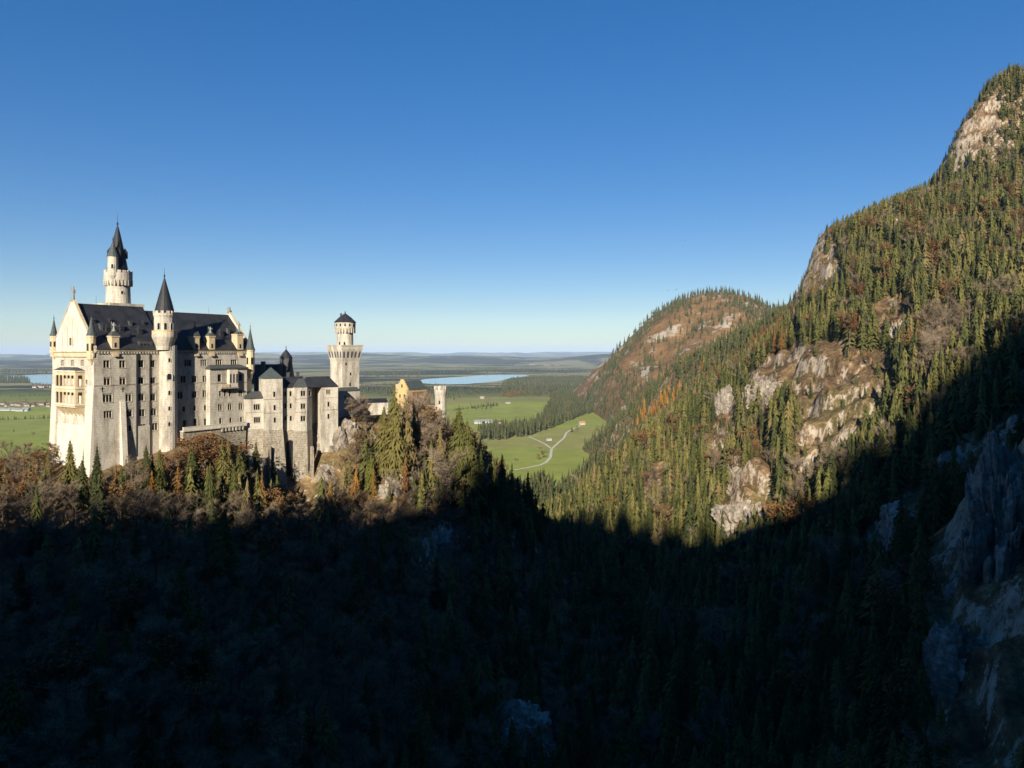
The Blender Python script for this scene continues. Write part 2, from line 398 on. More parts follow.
GX0, GX1, GY0, GY1, GS = -500.0, 860.0, -480.0, 1160.0, 3.0
gx = np.arange(GX0, GX1, GS); gy = np.arange(GY0, GY1, GS)
X, Y_ = np.meshgrid(gx, gy, indexing='ij')
Z = np.full(X.shape, sol[n_]) + sol[n_+1]*X/S + sol[n_+2]*Y_/S
for i in range(n_):
    Z += sol[i]*np.sqrt((X/S-XY[i, 0])**2+(Y_/S-XY[i, 1])**2)
def polymask(px, py, poly):
    inside = np.zeros(np.shape(px), bool); k = len(poly)
    for i in range(k):
        x0, y0 = poly[i]; x1, y1 = poly[(i+1) % k]
        c = ((y0 > py) != (y1 > py)) & (px < (x1-x0)*(py-y0)/((y1-y0) if y1 != y0 else 1e-9)+x0)
        inside ^= c
    return inside
# open, rocky ground on the right mountain (where the photograph shows no trees)
CLEAR = [[(745,372),(790,345),(835,335),(850,350),(880,350),(898,372),(880,420),(850,450),(815,480),(800,505),(790,480),(800,430),(790,400),(765,410),(750,400)],
         [(728,480),(745,462),(765,462),(775,500),(778,530),(745,545),(720,540)],
         [(755,445),(768,440),(772,480),(760,490)],
         [(722,398),(740,398),(735,425),(722,440),(710,432)], [(700,432),(712,436),(712,470),(708,470)],
         [(960,140),(980,100),(1003,100),(1000,125),(980,145),(968,152)],
         [(812,250),(835,250),(845,272),(830,292),(810,305),(806,290)],
         [(882,312),(905,300),(905,318),(880,335)],[(920,275),(945,262),(945,285),(925,300)],[(890,210),(905,210),(902,225),(890,225)],
         [(607,430),(618,430),(617,470),(608,470)], [(868,300),(900,296),(912,320),(895,345),(870,335)],[(655,455),(668,470),(660,510),(648,500)],[(715,420),(728,425),(722,470),(708,475)],[(940,350),(975,330),(975,345),(930,380)]]
gpx = CX + F*X/np.maximum(Y_, 30); gpy = HY - F*Z/np.maximum(Y_, 30)
CRAGS = [[(845,575),(862,535),(895,500),(925,480),(940,505),(925,540),(890,575),(860,600)],[(935,455),(965,430),(1000,440),(990,480),(955,500),(935,490)],[(985,420),(1024,400),(1060,420),(1060,470),(1000,475)],[(415,525),(445,520),(455,560),(430,580),(415,560)],[(500,715),(545,700),(560,768),(495,768)]]
mask = np.zeros(X.shape)
for pl in CLEAR+CRAGS: mask = np.maximum(mask, polymask(gpx, gpy, pl)*(Y_ > 150))
for _ in range(3):
    mask[1:-1, 1:-1] = (mask[:-2, 1:-1]+mask[2:, 1:-1]+mask[1:-1, :-2]+mask[1:-1, 2:]+mask[1:-1, 1:-1])/5
# relief: broken ground everywhere, terraced crags on the open slopes and along the near cliff
damp = np.clip((Z+148)/40, .05, 1)
nearc = 1-.8*np.exp(-((X+100)/85)**4-((Y_-280)/85)**4)
Z += nearc*damp*(fbm(X/70, Y_/70, 4)*7 + fbm(X/16, Y_/16, 4)*2.4)
cl = np.clip(1-np.abs((X-118)/70), 0, 1)*np.clip(1-np.abs((Y_-165)/75), 0, 1)
cm = np.clip(mask + cl*1.6, 0, 1); crag = np.clip(mask + cl*np.where(gpx > 920, 2.2, .2), 0, 1)
per = 17.0
t = (Z + fbm(X/40, Y_/40, 3)*20)/per; fr = t-np.floor(t)
st = np.clip((fr-.35)/.3, 0, 1); st = st*st*(3-2*st)
Z += cm*(.85*per*(st-fr)) + cm*(fbm(X/14, Y_/14, 4)*7.0)
def H(x, y):
    fx = (np.asarray(x)-GX0)/GS; fy = (np.asarray(y)-GY0)/GS
    i = np.clip(np.floor(fx).astype(int), 0, Z.shape[0]-2); j = np.clip(np.floor(fy).astype(int), 0, Z.shape[1]-2)
    a = np.clip(fx-i, 0, 1); b = np.clip(fy-j, 0, 1)
    return (Z[i, j]*(1-a)+Z[i+1, j]*a)*(1-b)+(Z[i, j+1]*(1-a)+Z[i+1, j+1]*a)*b
def Hf(x, y): return float(H(x, y))
nx, ny = X.shape
idx = np.arange(nx*ny).reshape(nx, ny)
quads = np.stack([idx[:-1, :-1], idx[1:, :-1], idx[1:, 1:], idx[:-1, 1:]], -1).reshape(-1, 4)
ter = mesh_np('terrain', np.stack([X, Y_, Z], -1).reshape(-1, 3), quads, M['terrain'], smooth=True)
ter.data.attributes.new('crag', 'FLOAT', 'POINT').data.foreach_set('value', crag.astype(np.float32).ravel())
tag(ter, 'forested gorge and steep rocky mountain slopes', 'terrain', kind='structure')
def hit(px, py, y0=60, y1=1100):
    """first terrain point seen at a pixel"""
    u, v = uv(px, py); y = np.arange(y0, y1, 1.0)
    d = v*y - H(u*y, y); k = np.argmax(d < 0)
    if d[k] >= 0: return None
    return (u*y[k], float(y[k]), float(H(u*y[k], y[k])))
def seen(x, y, z):
    """nothing of the terrain between the camera and the point"""
    t = np.linspace(.12, .97, 60)
    return bool(np.all(H(x*t, y*t) < z*t+.5))

# ------------------------------------------------------------------ the plain, lakes, paths
ZP = -150.0
rad = np.concatenate([np.linspace(0, 4000, 21), np.geomspace(4400, 56000, 22)])
na = 96; ang = np.linspace(0, 2*math.pi, na, endpoint=False)
pv = [(0.0, 0.0, ZP)]
for r in rad[1:]: pv += [(r*math.cos(a), r*math.sin(a), ZP) for a in ang]
mb = MB(); mb.v = pv
for i in range(na): mb.f.append((0, 1+i, 1+(i+1) % na))
for k in range(len(rad)-2):
    for i in range(na):
        j = (i+1) % na; mb.f.append((1+k*na+i, 1+(k+1)*na+i, 1+(k+1)*na+j, 1+k*na+j))
tag(mb.build('plain', M['plain'], fix=False), 'green and brown patchwork plain stretching to the horizon', 'plain', kind='structure')
def G(px, py, z=ZP):
    u, v = uv(px, py); y = z/v; return (u*y, y, z)
def sheet(name, pts, z, mat, label, cat):
    m_ = MB(); m_.poly([(p[0], p[1], z) for p in pts]); return tag(m_.build(name, mat), label, cat, kind='structure')
sheet('lake_water', [G(*p) for p in [(412,382),(424,379.3),(440,378),(462,376.8),(480,375.4),(500,374.6),(518,374.9),(530,375.3),(522,377.2),(512,378),(505,379.6),(497,381.4),(484,382.6),(468,384),(448,384.4),(430,384)]], ZP+.4, M['water'], 'pale blue lake in the plain beyond the yellow gatehouse', 'lake')
sheet('lake_water', [G(*p) for p in [(-60,376.2),(-10,375.6),(20,375.4),(45,374.4),(75,374.2),(80,383),(52,384.2),(34,383.2),(28,381.6),(-10,382),(-60,382)]], ZP+.4, M['water'], 'pale blue lake in the plain left of the palace', 'lake')
def strip(name, pix, w, label):
    pts = [Vector(G(*p)) for p in pix]; m_ = MB(); L_ = []; R_ = []
    for i, p in enumerate(pts):
        d = (pts[min(i+1, len(pts)-1)]-pts[max(i-1, 0)]).normalized(); nrm = Vector((-d.y, d.x, 0))
        L_.append(p+nrm*w/2+Vector((0, 0, .12))); R_.append(p-nrm*w/2+Vector((0, 0, .12)))
    for i in range(len(pts)-1): m_.quad(R_[i], R_[i+1], L_[i+1], L_[i])
    return tag(m_.build(name, M['path']), label, 'path', kind='structure')
strip('path', [(551.2,448.5),(545,444),(538,440.5),(529,437)], 3.6, 'pale gravel path branching left over the green meadow')
strip('path', [(581,425.2),(573,429),(566.5,432.5),(564,438),(558,443),(551.6,449),(551,453),(550.6,457),(546,462.5),(540,465),(528,467.5),(514,470)], 4.0, 'pale gravel path winding down the green meadow from the orange house')

# ------------------------------------------------------------------ the rounded rust hill
hx = np.arange(-100, 1500, 10.0); hy = np.arange(1150, 3000, 10.0)
HX, HYg = np.meshgrid(hx, hy, indexing='ij')
prof_px = np.array([500, 582, 592, 600, 612, 625, 640, 655, 670, 690, 710, 735, 750, 762, 780, 800, 830, 900, 1000])
prof_py = np.array([440, 412, 397, 383, 366, 350, 336, 321, 309, 299, 294, 296, 303, 309, 311, 307, 302, 310, 330])
YC = 1950.0
crest = (HY-np.interp(CX+F*hx/YC, prof_px, prof_py))/F*YC
crest = np.maximum(crest, ZP-20)
tt = (HYg-YC)
shape = np.where(tt < 0, np.clip(1-(np.abs(tt)/720)**1.5, -.2, 1), np.clip(1-(tt/900)**1.6, -.2, 1))
HZ = ZP-6+(crest[:, None]-(ZP-6))*shape
HZ += np.clip((HZ-ZP)/60, 0, 1)*(fbm(HX/130, HYg/130, 5)*38*np.clip(np.abs(tt)/150+.15, 0, 1) + fbm(HX/40, HYg/40, 3)*4)
ni, nj = HX.shape; idx = np.arange(ni*nj).reshape(ni, nj)
quads = np.stack([idx[:-1, :-1], idx[1:, :-1], idx[1:, 1:], idx[:-1, 1:]], -1).reshape(-1, 4)
tag(mesh_np('hill', np.stack([HX, HYg, HZ], -1).reshape(-1, 3), quads, M['hill'], smooth=True), 'rounded rust coloured hill with pale rock bands', 'hill', kind='structure')
def H2(x, y):
    fx = (np.asarray(x)-hx[0])/10; fy = (np.asarray(y)-hy[0])/10
    i = np.clip(np.round(fx).astype(int), 0, ni-1); j = np.clip(np.round(fy).astype(int), 0, nj-1); return HZ[i, j]
# ------------------------------------------------------------------ far rolling country
fx_ = np.arange(-22000, 12000, 220.0); fy_ = np.arange(6200, 46000, 300.0)
FX, FY = np.meshgrid(fx_, fy_, indexing='ij')
fz = fbm(FX/5200, FY/2600, 5, .5)
pxs = CX+F*FX/FY
amp = np.interp(FY, [6200, 7500, 12000, 45000], [0, 70, 180, 420])
bias = np.interp(pxs, [-200, 40, 330, 420, 540, 600, 900], [.55, .45, .1, -.1, -.25, .25, .3])
FZ = ZP-25+np.maximum(0, (fz*1.3+.12+bias*np.exp(-((FY-9500)/3500)**2)))*amp
FZ = np.minimum(FZ, ZP-25+np.interp(FY, [8000, 20000, 45000], [155, 185, 260]))
ni2, nj2 = FX.shape; idx = np.arange(ni2*nj2).reshape(ni2, nj2)
quads = np.stack([idx[:-1, :-1], idx[1:, :-1], idx[1:, 1:], idx[:-1, 1:]], -1).reshape(-1, 4)
tag(mesh_np('hills', np.stack([FX, FY, FZ], -1).reshape(-1, 3), quads, M['far_hill'], smooth=True), 'low wooded hills fading blue along the horizon', 'hills', kind='structure')

# ------------------------------------------------------------------ haze
hz = MB(); hz.prism([(-60000, -60000), (60000, -60000), (60000, 60000), (-60000, 60000)], -190, 345, True, True)
hm = bpy.data.materials.new('haze'); hm.use_nodes = True; nn = hm.node_tree.nodes; nn.remove(nn['Principled BSDF'])
pvn = nn.new('ShaderNodeVolumePrincipled'); pvn.inputs['Color'].default_value = (.58, .76, 1.0, 1); pvn.inputs['Density'].default_value = 3.0e-5
pvn.inputs['Anisotropy'].default_value = -0.1
hm.node_tree.links.new(pvn.outputs[0], nn['Material Output'].inputs['Volume'])
tag(hz.build('haze', hm), 'thin blue autumn haze over the plain', 'haze', kind='stuff')
# ================================================================== CASTLE
class Plane:
    """a vertical facade plane: origin (2D), axis angle"""
    def __init__(s, px, Y, deg, off=0.0, o=None):
        s.a = (math.cos(R(deg)), math.sin(R(deg))); s.n = (s.a[1], -s.a[0])      # n points to the camera side
        if o is None:
            u = (px-CX)/F; o = (u*Y, Y)
        s.o = (o[0]+s.n[0]*off, o[1]+s.n[1]*off); s.deg = deg
    def shifted(s, off): return Plane(0, 0, s.deg, off, s.o)
    def s_of(s, px):
        u = (px-CX)/F; return (u*s.o[1]-s.o[0])/(s.a[0]-u*s.a[1])
    def Yat(s, t): return s.o[1]+s.a[1]*t
    def fp(s, px, py):
        t = s.s_of(px); return t, (HY-py)/F*s.Yat(t)
    def pt(s, t, d=0.0, z=0.0):
        """t along, d outward"""
        return Vector((s.o[0]+s.a[0]*t+s.n[0]*d, s.o[1]+s.a[1]*t+s.n[1]*d, z))
    def p2(s, t, d=0.0): return (s.o[0]+s.a[0]*t+s.n[0]*d, s.o[1]+s.a[1]*t+s.n[1]*d)

def wall_holes(mb, pl, s0, s1, z0, z1, holes, zbatter=None):
    """wall with rectangular holes [(s,z,w,h)] (s centre, z sill)"""
    ss = {round(s0, 3), round(s1, 3)}; zz = {round(z0, 3), round(z1, 3)}
    hs = []
    for (s, z, w, h) in holes:
        a, b, c, d = s-w/2, s+w/2, z, z+h
        if a < s0+.05 or b > s1-.05 or c < z0 or d > z1: continue
        hs.append((a, b, c, d)); ss |= {round(a, 3), round(b, 3)}; zz |= {round(c, 3), round(d, 3)}
    ss = sorted(ss); zz = sorted(zz)
    for i in range(len(ss)-1):
        run = None
        for k in range(len(zz)-1):
            cs = (ss[i]+ss[i+1])/2; cz = (zz[k]+zz[k+1])/2
            solid = not any(a < cs < b and c < cz < d for a, b, c, d in hs)
            if solid and run is None: run = zz[k]
            if run is not None and (not solid or k == len(zz)-2):
                top = zz[k+1] if solid else zz[k]
                mb.quad(pl.pt(ss[i], 0, run), pl.pt(ss[i+1], 0, run), pl.pt(ss[i+1], 0, top), pl.pt(ss[i], 0, top)); run = None
WMESH = {}
def window_meshes(w, h, n, arch, frame):
    """(frame mesh, pane mesh) in local axes: x along, y into the wall, z up from the sill"""
    key = (round(w, 1), round(h, 1), n, arch, frame)
    if key in WMESH: return WMESH[key]
    w, h = key[0], key[1]
    mb = MB(); d = .55; e = .12
    a, b = -w/2, w/2
    # reveal
    mb.quad((a, 0, 0), (a, d, 0), (a, d, h), (a, 0, h)); mb.quad((b, 0, 0), (b, 0, h), (b, d, h), (b, d, 0))
    mb.quad((a, 0, 0), (b, 0, 0), (b, d, 0), (a, d, 0)); mb.quad((a, 0, h), (a, d, h), (b, d, h), (b, 0, h))
    # plate with n arched lights
    col = .13; lw = (w-(n-1)*col-.12)/n; yp = .14
    x = a+.06
    mb.quad((a, yp, 0), (a+.06, yp, 0), (a+.06, yp, h), (a, yp, h)); mb.quad((b-.06, yp, 0), (b, yp, 0), (b, yp, h), (b-.06, yp, h))
    drop = .12*h if (arch and n > 1) else 0
    for i in range(n):
        r = lw/2; zs = h-.06-drop-r; cx = x+r
        for k in range(6):
            t0 = math.pi*(1-k/6); t1 = math.pi*(1-(k+1)/6)
            p0 = (cx+r*math.cos(t0), yp, zs+r*math.sin(t0)); p1 = (cx+r*math.cos(t1), yp, zs+r*math.sin(t1))
            mb.quad(p0, p1, (p1[0], yp, h), (p0[0], yp, h))
        x += lw
        if i < n-1:
            for (xx0, xx1, yy0, yy1) in ((x, x+col, yp-.08, yp-.08),):
                mb.quad((xx0, yy0, 0), (xx1, yy1, 0), (xx1, yy1, h), (xx0, yy0, h))
                mb.quad((xx0, yy0, 0), (xx0, yp+.2, 0), (xx0, yp+.2, zs), (xx0, yy0, zs)); mb.quad((xx1, yy0, 0), (xx1, yy0, zs), (xx1, yp+.2, zs), (xx1, yp+.2, 0))
            x += col
    # sill and surround standing proud of the wall
    def bx(x0, x1, y0, y1, z0, z1):
        for q in (((x0,y0,z0),(x1,y0,z0),(x1,y0,z1),(x0,y0,z1)), ((x0,y0,z0),(x0,y1,z0),(x0,y1,z1),(x0,y0,z1)), ((x1,y0,z0),(x1,y0,z1),(x1,y1,z1),(x1,y1,z0)),
                  ((x0,y0,z1),(x1,y0,z1),(x1,y1,z1),(x0,y1,z1)), ((x0,y0,z0),(x0,y1,z0),(x1,y1,z0),(x1,y0,z0))): mb.poly(q)
    bx(a-.2, b+.2, -.14, -.004, -.24, -.01)
    if frame:
        bx(a-.26, a-.004, -.06, -.004, .0, h); bx(b+.004, b+.26, -.06, -.004, .0, h)
        if arch:
            ro = w/2+.26; ri = w/2; hh = .42
            for k in range(8):
                t0 = math.pi*k/8; t1 = math.pi*(k+1)/8
                q = [(ro*math.cos(t), -.06, h+ro*math.sin(t)*.8) for t in (t0, t1)]; s_ = [(ri*math.cos(t), -.06, h+ri*math.sin(t)*.8) for t in (t0, t1)]
                mb.quad(s_[0], q[0], q[1], s_[1])
                mb.quad(q[0], (q[0][0], -.004, q[0][2]), (q[1][0], -.004, q[1][2]), q[1])
                mb.poly([(0, -.02, h), (s_[0][0], -.02, s_[0][2]), (s_[1][0], -.02, s_[1][2])])
        else:
            bx(a-.26, b+.26, -.06, -.004, h+.004, h+.24)
    me = bpy.data.meshes.new('window'); me.from_pydata(mb.v, [], mb.f)
    pb = MB(); pb.quad((a+.01, .46, .01), (b-.01, .46, .01), (b-.01, .46, h-.01), (a+.01, .46, h-.01))
    pm = bpy.data.meshes.new('pane'); pm.from_pydata(pb.v, [], pb.f); pm.materials.append(M['glass'])
    WMESH[key] = (me, pm); return WMESH[key]
def add_window(root, pl, s, z, w, h, n, arch, frame, mat, name='window'):
    me, pm = window_meshes(w, h, n, arch, frame)
    if not me.materials: me.materials.append(mat)
    o = bpy.data.objects.new(name, me); COL.objects.link(o); o.parent = root
    o.location = pl.pt(s, 0, z)-wloc(root); o.rotation_euler = (0, 0, R(pl.deg))
    p = bpy.data.objects.new('pane', pm); COL.objects.link(p); p.parent = o
    return o
def window_list(pl, items):
    """[(px, py centre, w, h, n, arch, frame)] -> world specs"""
    out = []
    for (px, py, w, h, n, arch, frame) in items:
        s, zc = pl.fp(px, py); out.append((s, zc-h/2, round(w, 1), round(h, 1), n, arch, frame))
    return out
def place_windows(root, pl, specs, mat):
    for (s, z, w, h, n, arch, frame) in specs: add_window(root, pl, s, z, w, h, n, arch, frame, mat)
def z2(items, ox, oy): return [(ox+a/5.12, oy+b/5.12, *r) for (a, b, *r) in items]
def pbox(mb, pl, s0, s1, d0, d1, z0, z1):
    mb.prism([pl.p2(s0, d1), pl.p2(s1, d1), pl.p2(s1, d0), pl.p2(s0, d0)], z0, z1, True, True)
def cornice(root, pl, s0, s1, z, mat, h=.5, proj=.35, name='cornice'):
    m_ = MB(); pbox(m_, pl, s0, s1, .003, proj, z, z+h); return m_.build(name, mat, root)
def corbels(root, pl, s0, s1, z, mat, step=.9):
    m_ = MB(); k = int((s1-s0)/step)
    for i in range(k):
        c = s0+(i+.5)*step; pbox(m_, pl, c-.22, c+.22, .003, .42, z-.75, z-.004)
    return m_.build('corbel_frieze', mat, root)
def cone_turret(root, c, r, z0, z1, ztip, mat, roofmat, seg=12, corbel=1.6, battl=False):
    """a small round turret: corbel, body, conical roof, finial"""
    m_ = MB(); m_.lathe(c, [(.25*r, z0-corbel), (.6*r, z0-corbel*.45), (r, z0), (r, z1-.6), (r*1.12, z1-.5), (r*1.12, z1)], seg)
    t = m_.build('turret', mat, root)
    sl = MB()
    for k in range(6):
        a = 2*math.pi*k/6 + .2
        p = Vector((c[0]+r*1.01*math.cos(a), c[1]+r*1.01*math.sin(a), 0)); d = (math.cos(a), math.sin(a))
        sl.obox((p.x, p.y), (-d[1], d[0]), .22*r, .05, z0+(z1-z0)*.35, z0+(z1-z0)*.66)
    sl.build('window_slit', M['glass'], t)
    r_ = MB(); r_.lathe(c, [(r*1.2, z1+.01), (r*.9, z1+(ztip-z1)*.14), (r*.42, z1+(ztip-z1)*.58), (.05, ztip)], seg, cap=False)
    rf = r_.build('cone_roof', roofmat, t)
    f_ = MB(); f_.lathe(c, [(.07, ztip-.3), (.22, ztip+.25), (.06, ztip+.5), (.03, ztip+1.5)], 6)
    f_.build('finial', M['iron'], t)
    return t
def crenels(root, c, r, z, n_m, h, w, mat, thick=.5):
    m_ = MB()
    for k in range(n_m):
        a = 2*math.pi*(k+.5)/n_m; d = (math.cos(a), math.sin(a))
        m_.obox((c[0]+(r-thick/2)*d[0], c[1]+(r-thick/2)*d[1]), (-d[1], d[0]), w/2, thick/2, z+.003, z+h)
    return m_.build('battlement', mat, root)
def statue(root, p, h, name, lion=False):
    """weathered roof figure: a standing figure with a staff, or a crouched lion"""
    m_ = MB(); x, y, z = p
    m_.lathe((x, y), [(.75, z), (.75, z+.35), (.55, z+.4)], 8)
    if lion:
        m_.lathe((x, y), [(.62, z+.4), (.75, z+.9), (.55, z+1.6), (.62, z+2.0), (.5, z+2.5), (.1, z+2.75)], 8)
        m_.tube((x+.2, y+.3, z+.5), (x+.7, y+.75, z+1.0), .35, .3, 6); m_.tube((x-.2, y-.45, z+2.1), (x-.4, y-.85, z+1.95), .26, .18, 6)
    else:
        k = h-.4
        m_.lathe((x, y), [(.50, z+.4), (.36, z+.4+k*.28), (.32, z+.4+k*.45), (.52, z+.4+k*.68), (.40, z+.4+k*.78), (.14, z+.4+k*.82), (.22, z+.4+k*.88), (.20, z+.4+k*.96), (.05, z+.4+k)], 8)
        m_.tube((x+.45, y, z+.4+k*.72), (x+.85, y, z+.4+k*.5), .13, .1, 5)
        m_.tube((x-.45, y, z+.4+k*.72), (x-.8, y-.1, z+.4+k*.92), .13, .1, 5)
        m_.tube((x-.8, y-.1, z+.4), (x-.82, y-.1, z+.4+k*1.12), .05, .05, 5)
    return m_.build(name, M['lead_statue'], root, smooth=True)

# ------------------------------------------------------------------ palace
FP = Plane(94, 232, 57)                                  # south front
L = 61.0; WD = 28.7; ZE = .6; ZB = -52.0
GP = Plane(0, 0, 57-90, 0, FP.o)                         # gable plane: t from 0 (front corner) to -WD at the far corner
GP.n = (-FP.a[0], -FP.a[1]); GP.a = (-FP.n[0]*-1, -FP.n[1]*-1)   # axis = front normal; t negative goes back
palace = empty('palace', FP.pt(L/2, -WD/2, -40), 'pale limestone palace with steep dark slate roof and tall gable on the castle rock', 'palace')
st, tr, sw = M['stone'], M['stone_trim'], M['stone_warm']
D2 = (2.1, 2.7, 2, True, True); D2s = (2.0, 2.5, 2, False, True); T3 = (2.7, 2.4, 3, False, True); T3a = (3.1, 2.8, 3, True, True); S1 = (1.0, 2.0, 1, True, False)
front = z2([(340,72,*D2s),(421,72,*D2s),(517,70,*D2s),(575,70,*D2s),
            (343,160,*D2),(423,160,*D2),(517,156,*D2),(577,158,*D2s),
            (346,245,*T3a),(453,242,*D2),(518,240,*D2),(577,240,*D2),
            (347,330,*T3),(457,322,*D2),(522,322,*D2s),(581,316,*D2),
            (460,400,1.0,2.0,1,True,True),(526,398,*D2s),(588,392,*D2s),
            (757,67,*T3),(836,66,*T3),
            (733,150,*D2s),(790,150,*D2s),(845,148,*D2s),
            (710,230,*T3a),(791,228,*D2s),(845,222,*D2),
            (737,302,*S1),(793,298,*S1),(846,296,*S1),
            (740,376,1.4,2.6,1,True,True),(795,374,1.5,3.4,1,True,True),(848,368,1.3,2.6,1,True,True)], 40, 350)
front += z2([(20,372,*T3),(96,372,*T3),(173,372,*T3)], 200, 290)
fspec = window_list(FP, front)
mb = MB(); wall_holes(mb, FP, 0, L, ZB, ZE, [f[:4] for f in fspec])
gwin = [(-(.5+.5*0)*WD + (f-.5)*WD*0.0, 0) for f in ()]
# gable wall windows (t, z, w, h)
gap = lambda px: GP.s_of(px)
gspec = []
for px, py, w, h, n in ((62.5,363,2.4,2.3,3),(72.5,363,2.4,2.3,3),(82.4,363,2.4,2.3,3),(86.5,382,1.4,1.7,1),(86.5,392,1.2,1.6,1),(86.6,400,1.2,1.6,1),(86.6,416,1.1,1.6,1),
                        (61,428,1.4,2.4,1),(66.5,427,1.2,2.2,1),(79,430,1.4,2.4,1),(72,341,3.4,3.0,3)):
    s, zc = GP.fp(px, py); gspec.append((s, zc-h/2, w, h, n, False, True))
wall_holes(mb, GP, -WD, 0, ZB, ZE, [g[:4] for g in gspec if g[1] < -.5])
mb.build('south_wall', st, palace) if False else None
# gable triangle (left)
zr1, zr2 = 16.9, 15.6
tri = MB(); mb_g = mb
mb.quad(FP.pt(0, -WD, ZB), FP.pt(L, -WD, ZB), FP.pt(L, -WD, ZE), FP.pt(0, -WD, ZE))
mb.quad(FP.pt(L, 0, ZB), FP.pt(L, -WD, ZB), FP.pt(L, -WD, ZE), FP.pt(L, 0, ZE))
mb.build('wall', st, palace, fix=False)
place_windows(palace, FP, fspec, st)
place_windows(palace, GP, [g for g in gspec if g[1] < -.5], sw)
g_ = MB()
for s_, nm in ((-.02, 'gable'), (L-.55, 'gable')):
    g_ = MB(); zr = (zr1 if s_ < 1 else zr2)+.9
    fp_ = [(0.35, ZE-.5), (-WD-.35, ZE-.5), (-WD-.35, ZE+.9), (-WD/2-.8, zr), (-WD/2+.8, zr), (.35, ZE+.9)]
    A_ = [FP.pt(s_, d, z) for d, z in fp_]; B_ = [FP.pt(s_+.6, d, z) for d, z in fp_]
    g_.poly(A_); g_.poly(B_[::-1])
    for i in range(6): g_.quad(A_[i], A_[(i+1) % 6], B_[(i+1) % 6], B_[i])
    gb = g_.build(nm, sw, palace)
    # coping along both rakes
    cp = MB()
    for sgn in (0, 1):
        d0, d1 = (.35, -WD/2+.8) if sgn == 0 else (-WD-.35, -WD/2-.8)
        q0 = [(d0, ZE+.9), (d1, zr)]
        for (sa, sb) in ((s_-.18, s_+.78),):
            a0, a1 = FP.pt(sa, d0, ZE+.91), FP.pt(sa, d1, zr+.01); b0, b1 = FP.pt(sb, d0, ZE+.91), FP.pt(sb, d1, zr+.01)
            up = Vector((0, 0, .45))
            cp.quad(a0+up, a1+up, b1+up, b0+up); cp.quad(a0, a1, a1+up, a0+up); cp.quad(b0, b0+up, b1+up, b1); cp.quad(a0, b0, b1, a1); cp.quad(a0, a0+up, b0+up, b0)
    cp.build('coping', tr, gb)
    if s_ < 1:
        for f in (.26, .38, .5, .62, .74):
            hgt = 8.0*(1-abs(f-.5)*2.2)
            m_ = MB(); pbox(m_, GP, -WD*f-.14, -WD*f+.14, .03, .22, ZE+1.2, ZE+3+hgt); m_.build('pilaster', sw, gb)
        # niche window in the gable
        s, zc = GP.fp(71.5, 341.5); m_ = MB(); pbox(m_, GP, s-1.1, s+1.1, .025, .06, zc-1.3, zc+1.3); m_.build('gable_window', M['glass'], gb)
        m_ = MB(); pbox(m_, GP, s-1.5, s-1.11, .025, .16, zc-1.5, zc+1.5); pbox(m_, GP, s+1.11, s+1.5, .025, .16, zc-1.5, zc+1.5); pbox(m_, GP, s-.12, s+.12, .065, .12, zc-1.3, zc+1.3); m_.build('window_surround', tr, gb)
        for dz in (6.5, 8.3):
            for k in (-1, 0, 1):
                m_ = MB(); pbox(m_, GP, s+k*1.6-.3, s+k*1.6+.3, .025, .05, zc+dz-1.0, zc+dz+.3); m_.build('blind_arch', tr, gb)
# cornice bands round the gable top
cornice(palace, GP, -WD-.3, .3, ZE-1.9, tr, 1.5, .5, 'gable_cornice'); cornice(palace, GP, -WD-.3, .3, ZE-.35, tr, .5, .85, 'gable_cornice')
corbels(palace, FP, .8, L-.8, ZE-.05, st, 1.0); cornice(palace, FP, .4, L-.4, ZE-.02, tr, .42, .55, 'eaves_cornice')
cornice(palace, FP, 0, 23.0, (HY-385.6)/F*236, M['stone_rustic'], .25, .12, 'string_course'); cornice(palace, FP, 27.4, L, (HY-383)/F*262, M['stone_rustic'], .25, .12, 'string_course')
cornice(palace, GP, -WD, 0, (HY-386)/F*238, M['stone_rustic'], .25, .12, 'string_course')
# battered corner buttresses on the gable front and the tall buttress on the south front
def batter(pl, s0, s1, z0, z1, p0, p1, mat, name='buttress'):
    m_ = MB(); A_ = [pl.pt(s0, .003, z0), pl.pt(s1, .003, z0), pl.pt(s1, .003, z1), pl.pt(s0, .003, z1)]
    B_ = [pl.pt(s0, p0, z0), pl.pt(s1, p0, z0), pl.pt(s1, p1, z1), pl.pt(s0, p1, z1)]
    m_.poly(B_); 
    for i in range(4): m_.quad(A_[i], A_[(i+1) % 4], B_[(i+1) % 4], B_[i])
    return m_.build(name, mat, palace)
batter(GP, -4.4, -.02, -52, -11, 2.0, .15, sw); batter(GP, -WD+.02, -WD+4.0, -52, -11, 1.9, .15, sw)
batter(GP, -WD+4.05, -4.45, -52, -24.5, .9, .12, sw, 'plinth')
sb, zb = FP.fp(122.5, 401); batter(FP, sb-.9, sb+.9, -52, zb, 3.2, .25, sw)
m_ = MB(); s1_, z1_ = FP.fp(136.3, 354); pbox(m_, FP, s1_-.1, s1_+.35, .003, .5, -36, ZE-.9); m_.build('downpipe', M['iron'], palace)
s2_, _ = FP.fp(149.2, 400); m_ = MB(); pbox(m_, FP, s1_+.4, s2_, .003, .5, -52, -25.5); m_.build('pier', st, palace)
m_ = MB(); pbox(m_, FP, s2_, s2_+.3, .003, .35, -36, ZE-.9); m_.build('downpipe', M['iron'], palace)
for px in (102.2, 122.6):                                # wrought iron wall anchors
    s, z = FP.fp(px, 389.5); m_ = MB(); pbox(m_, FP, s-.12, s+.12, .003, .08, z-.9, z+.9); pbox(m_, FP, s-.7, s-.125, .003, .08, z+.1, z+.35); pbox(m_, FP, s+.125, s+.7, .003, .08, z+.1, z+.35); m_.build('wall_anchor', M['iron'], palace)
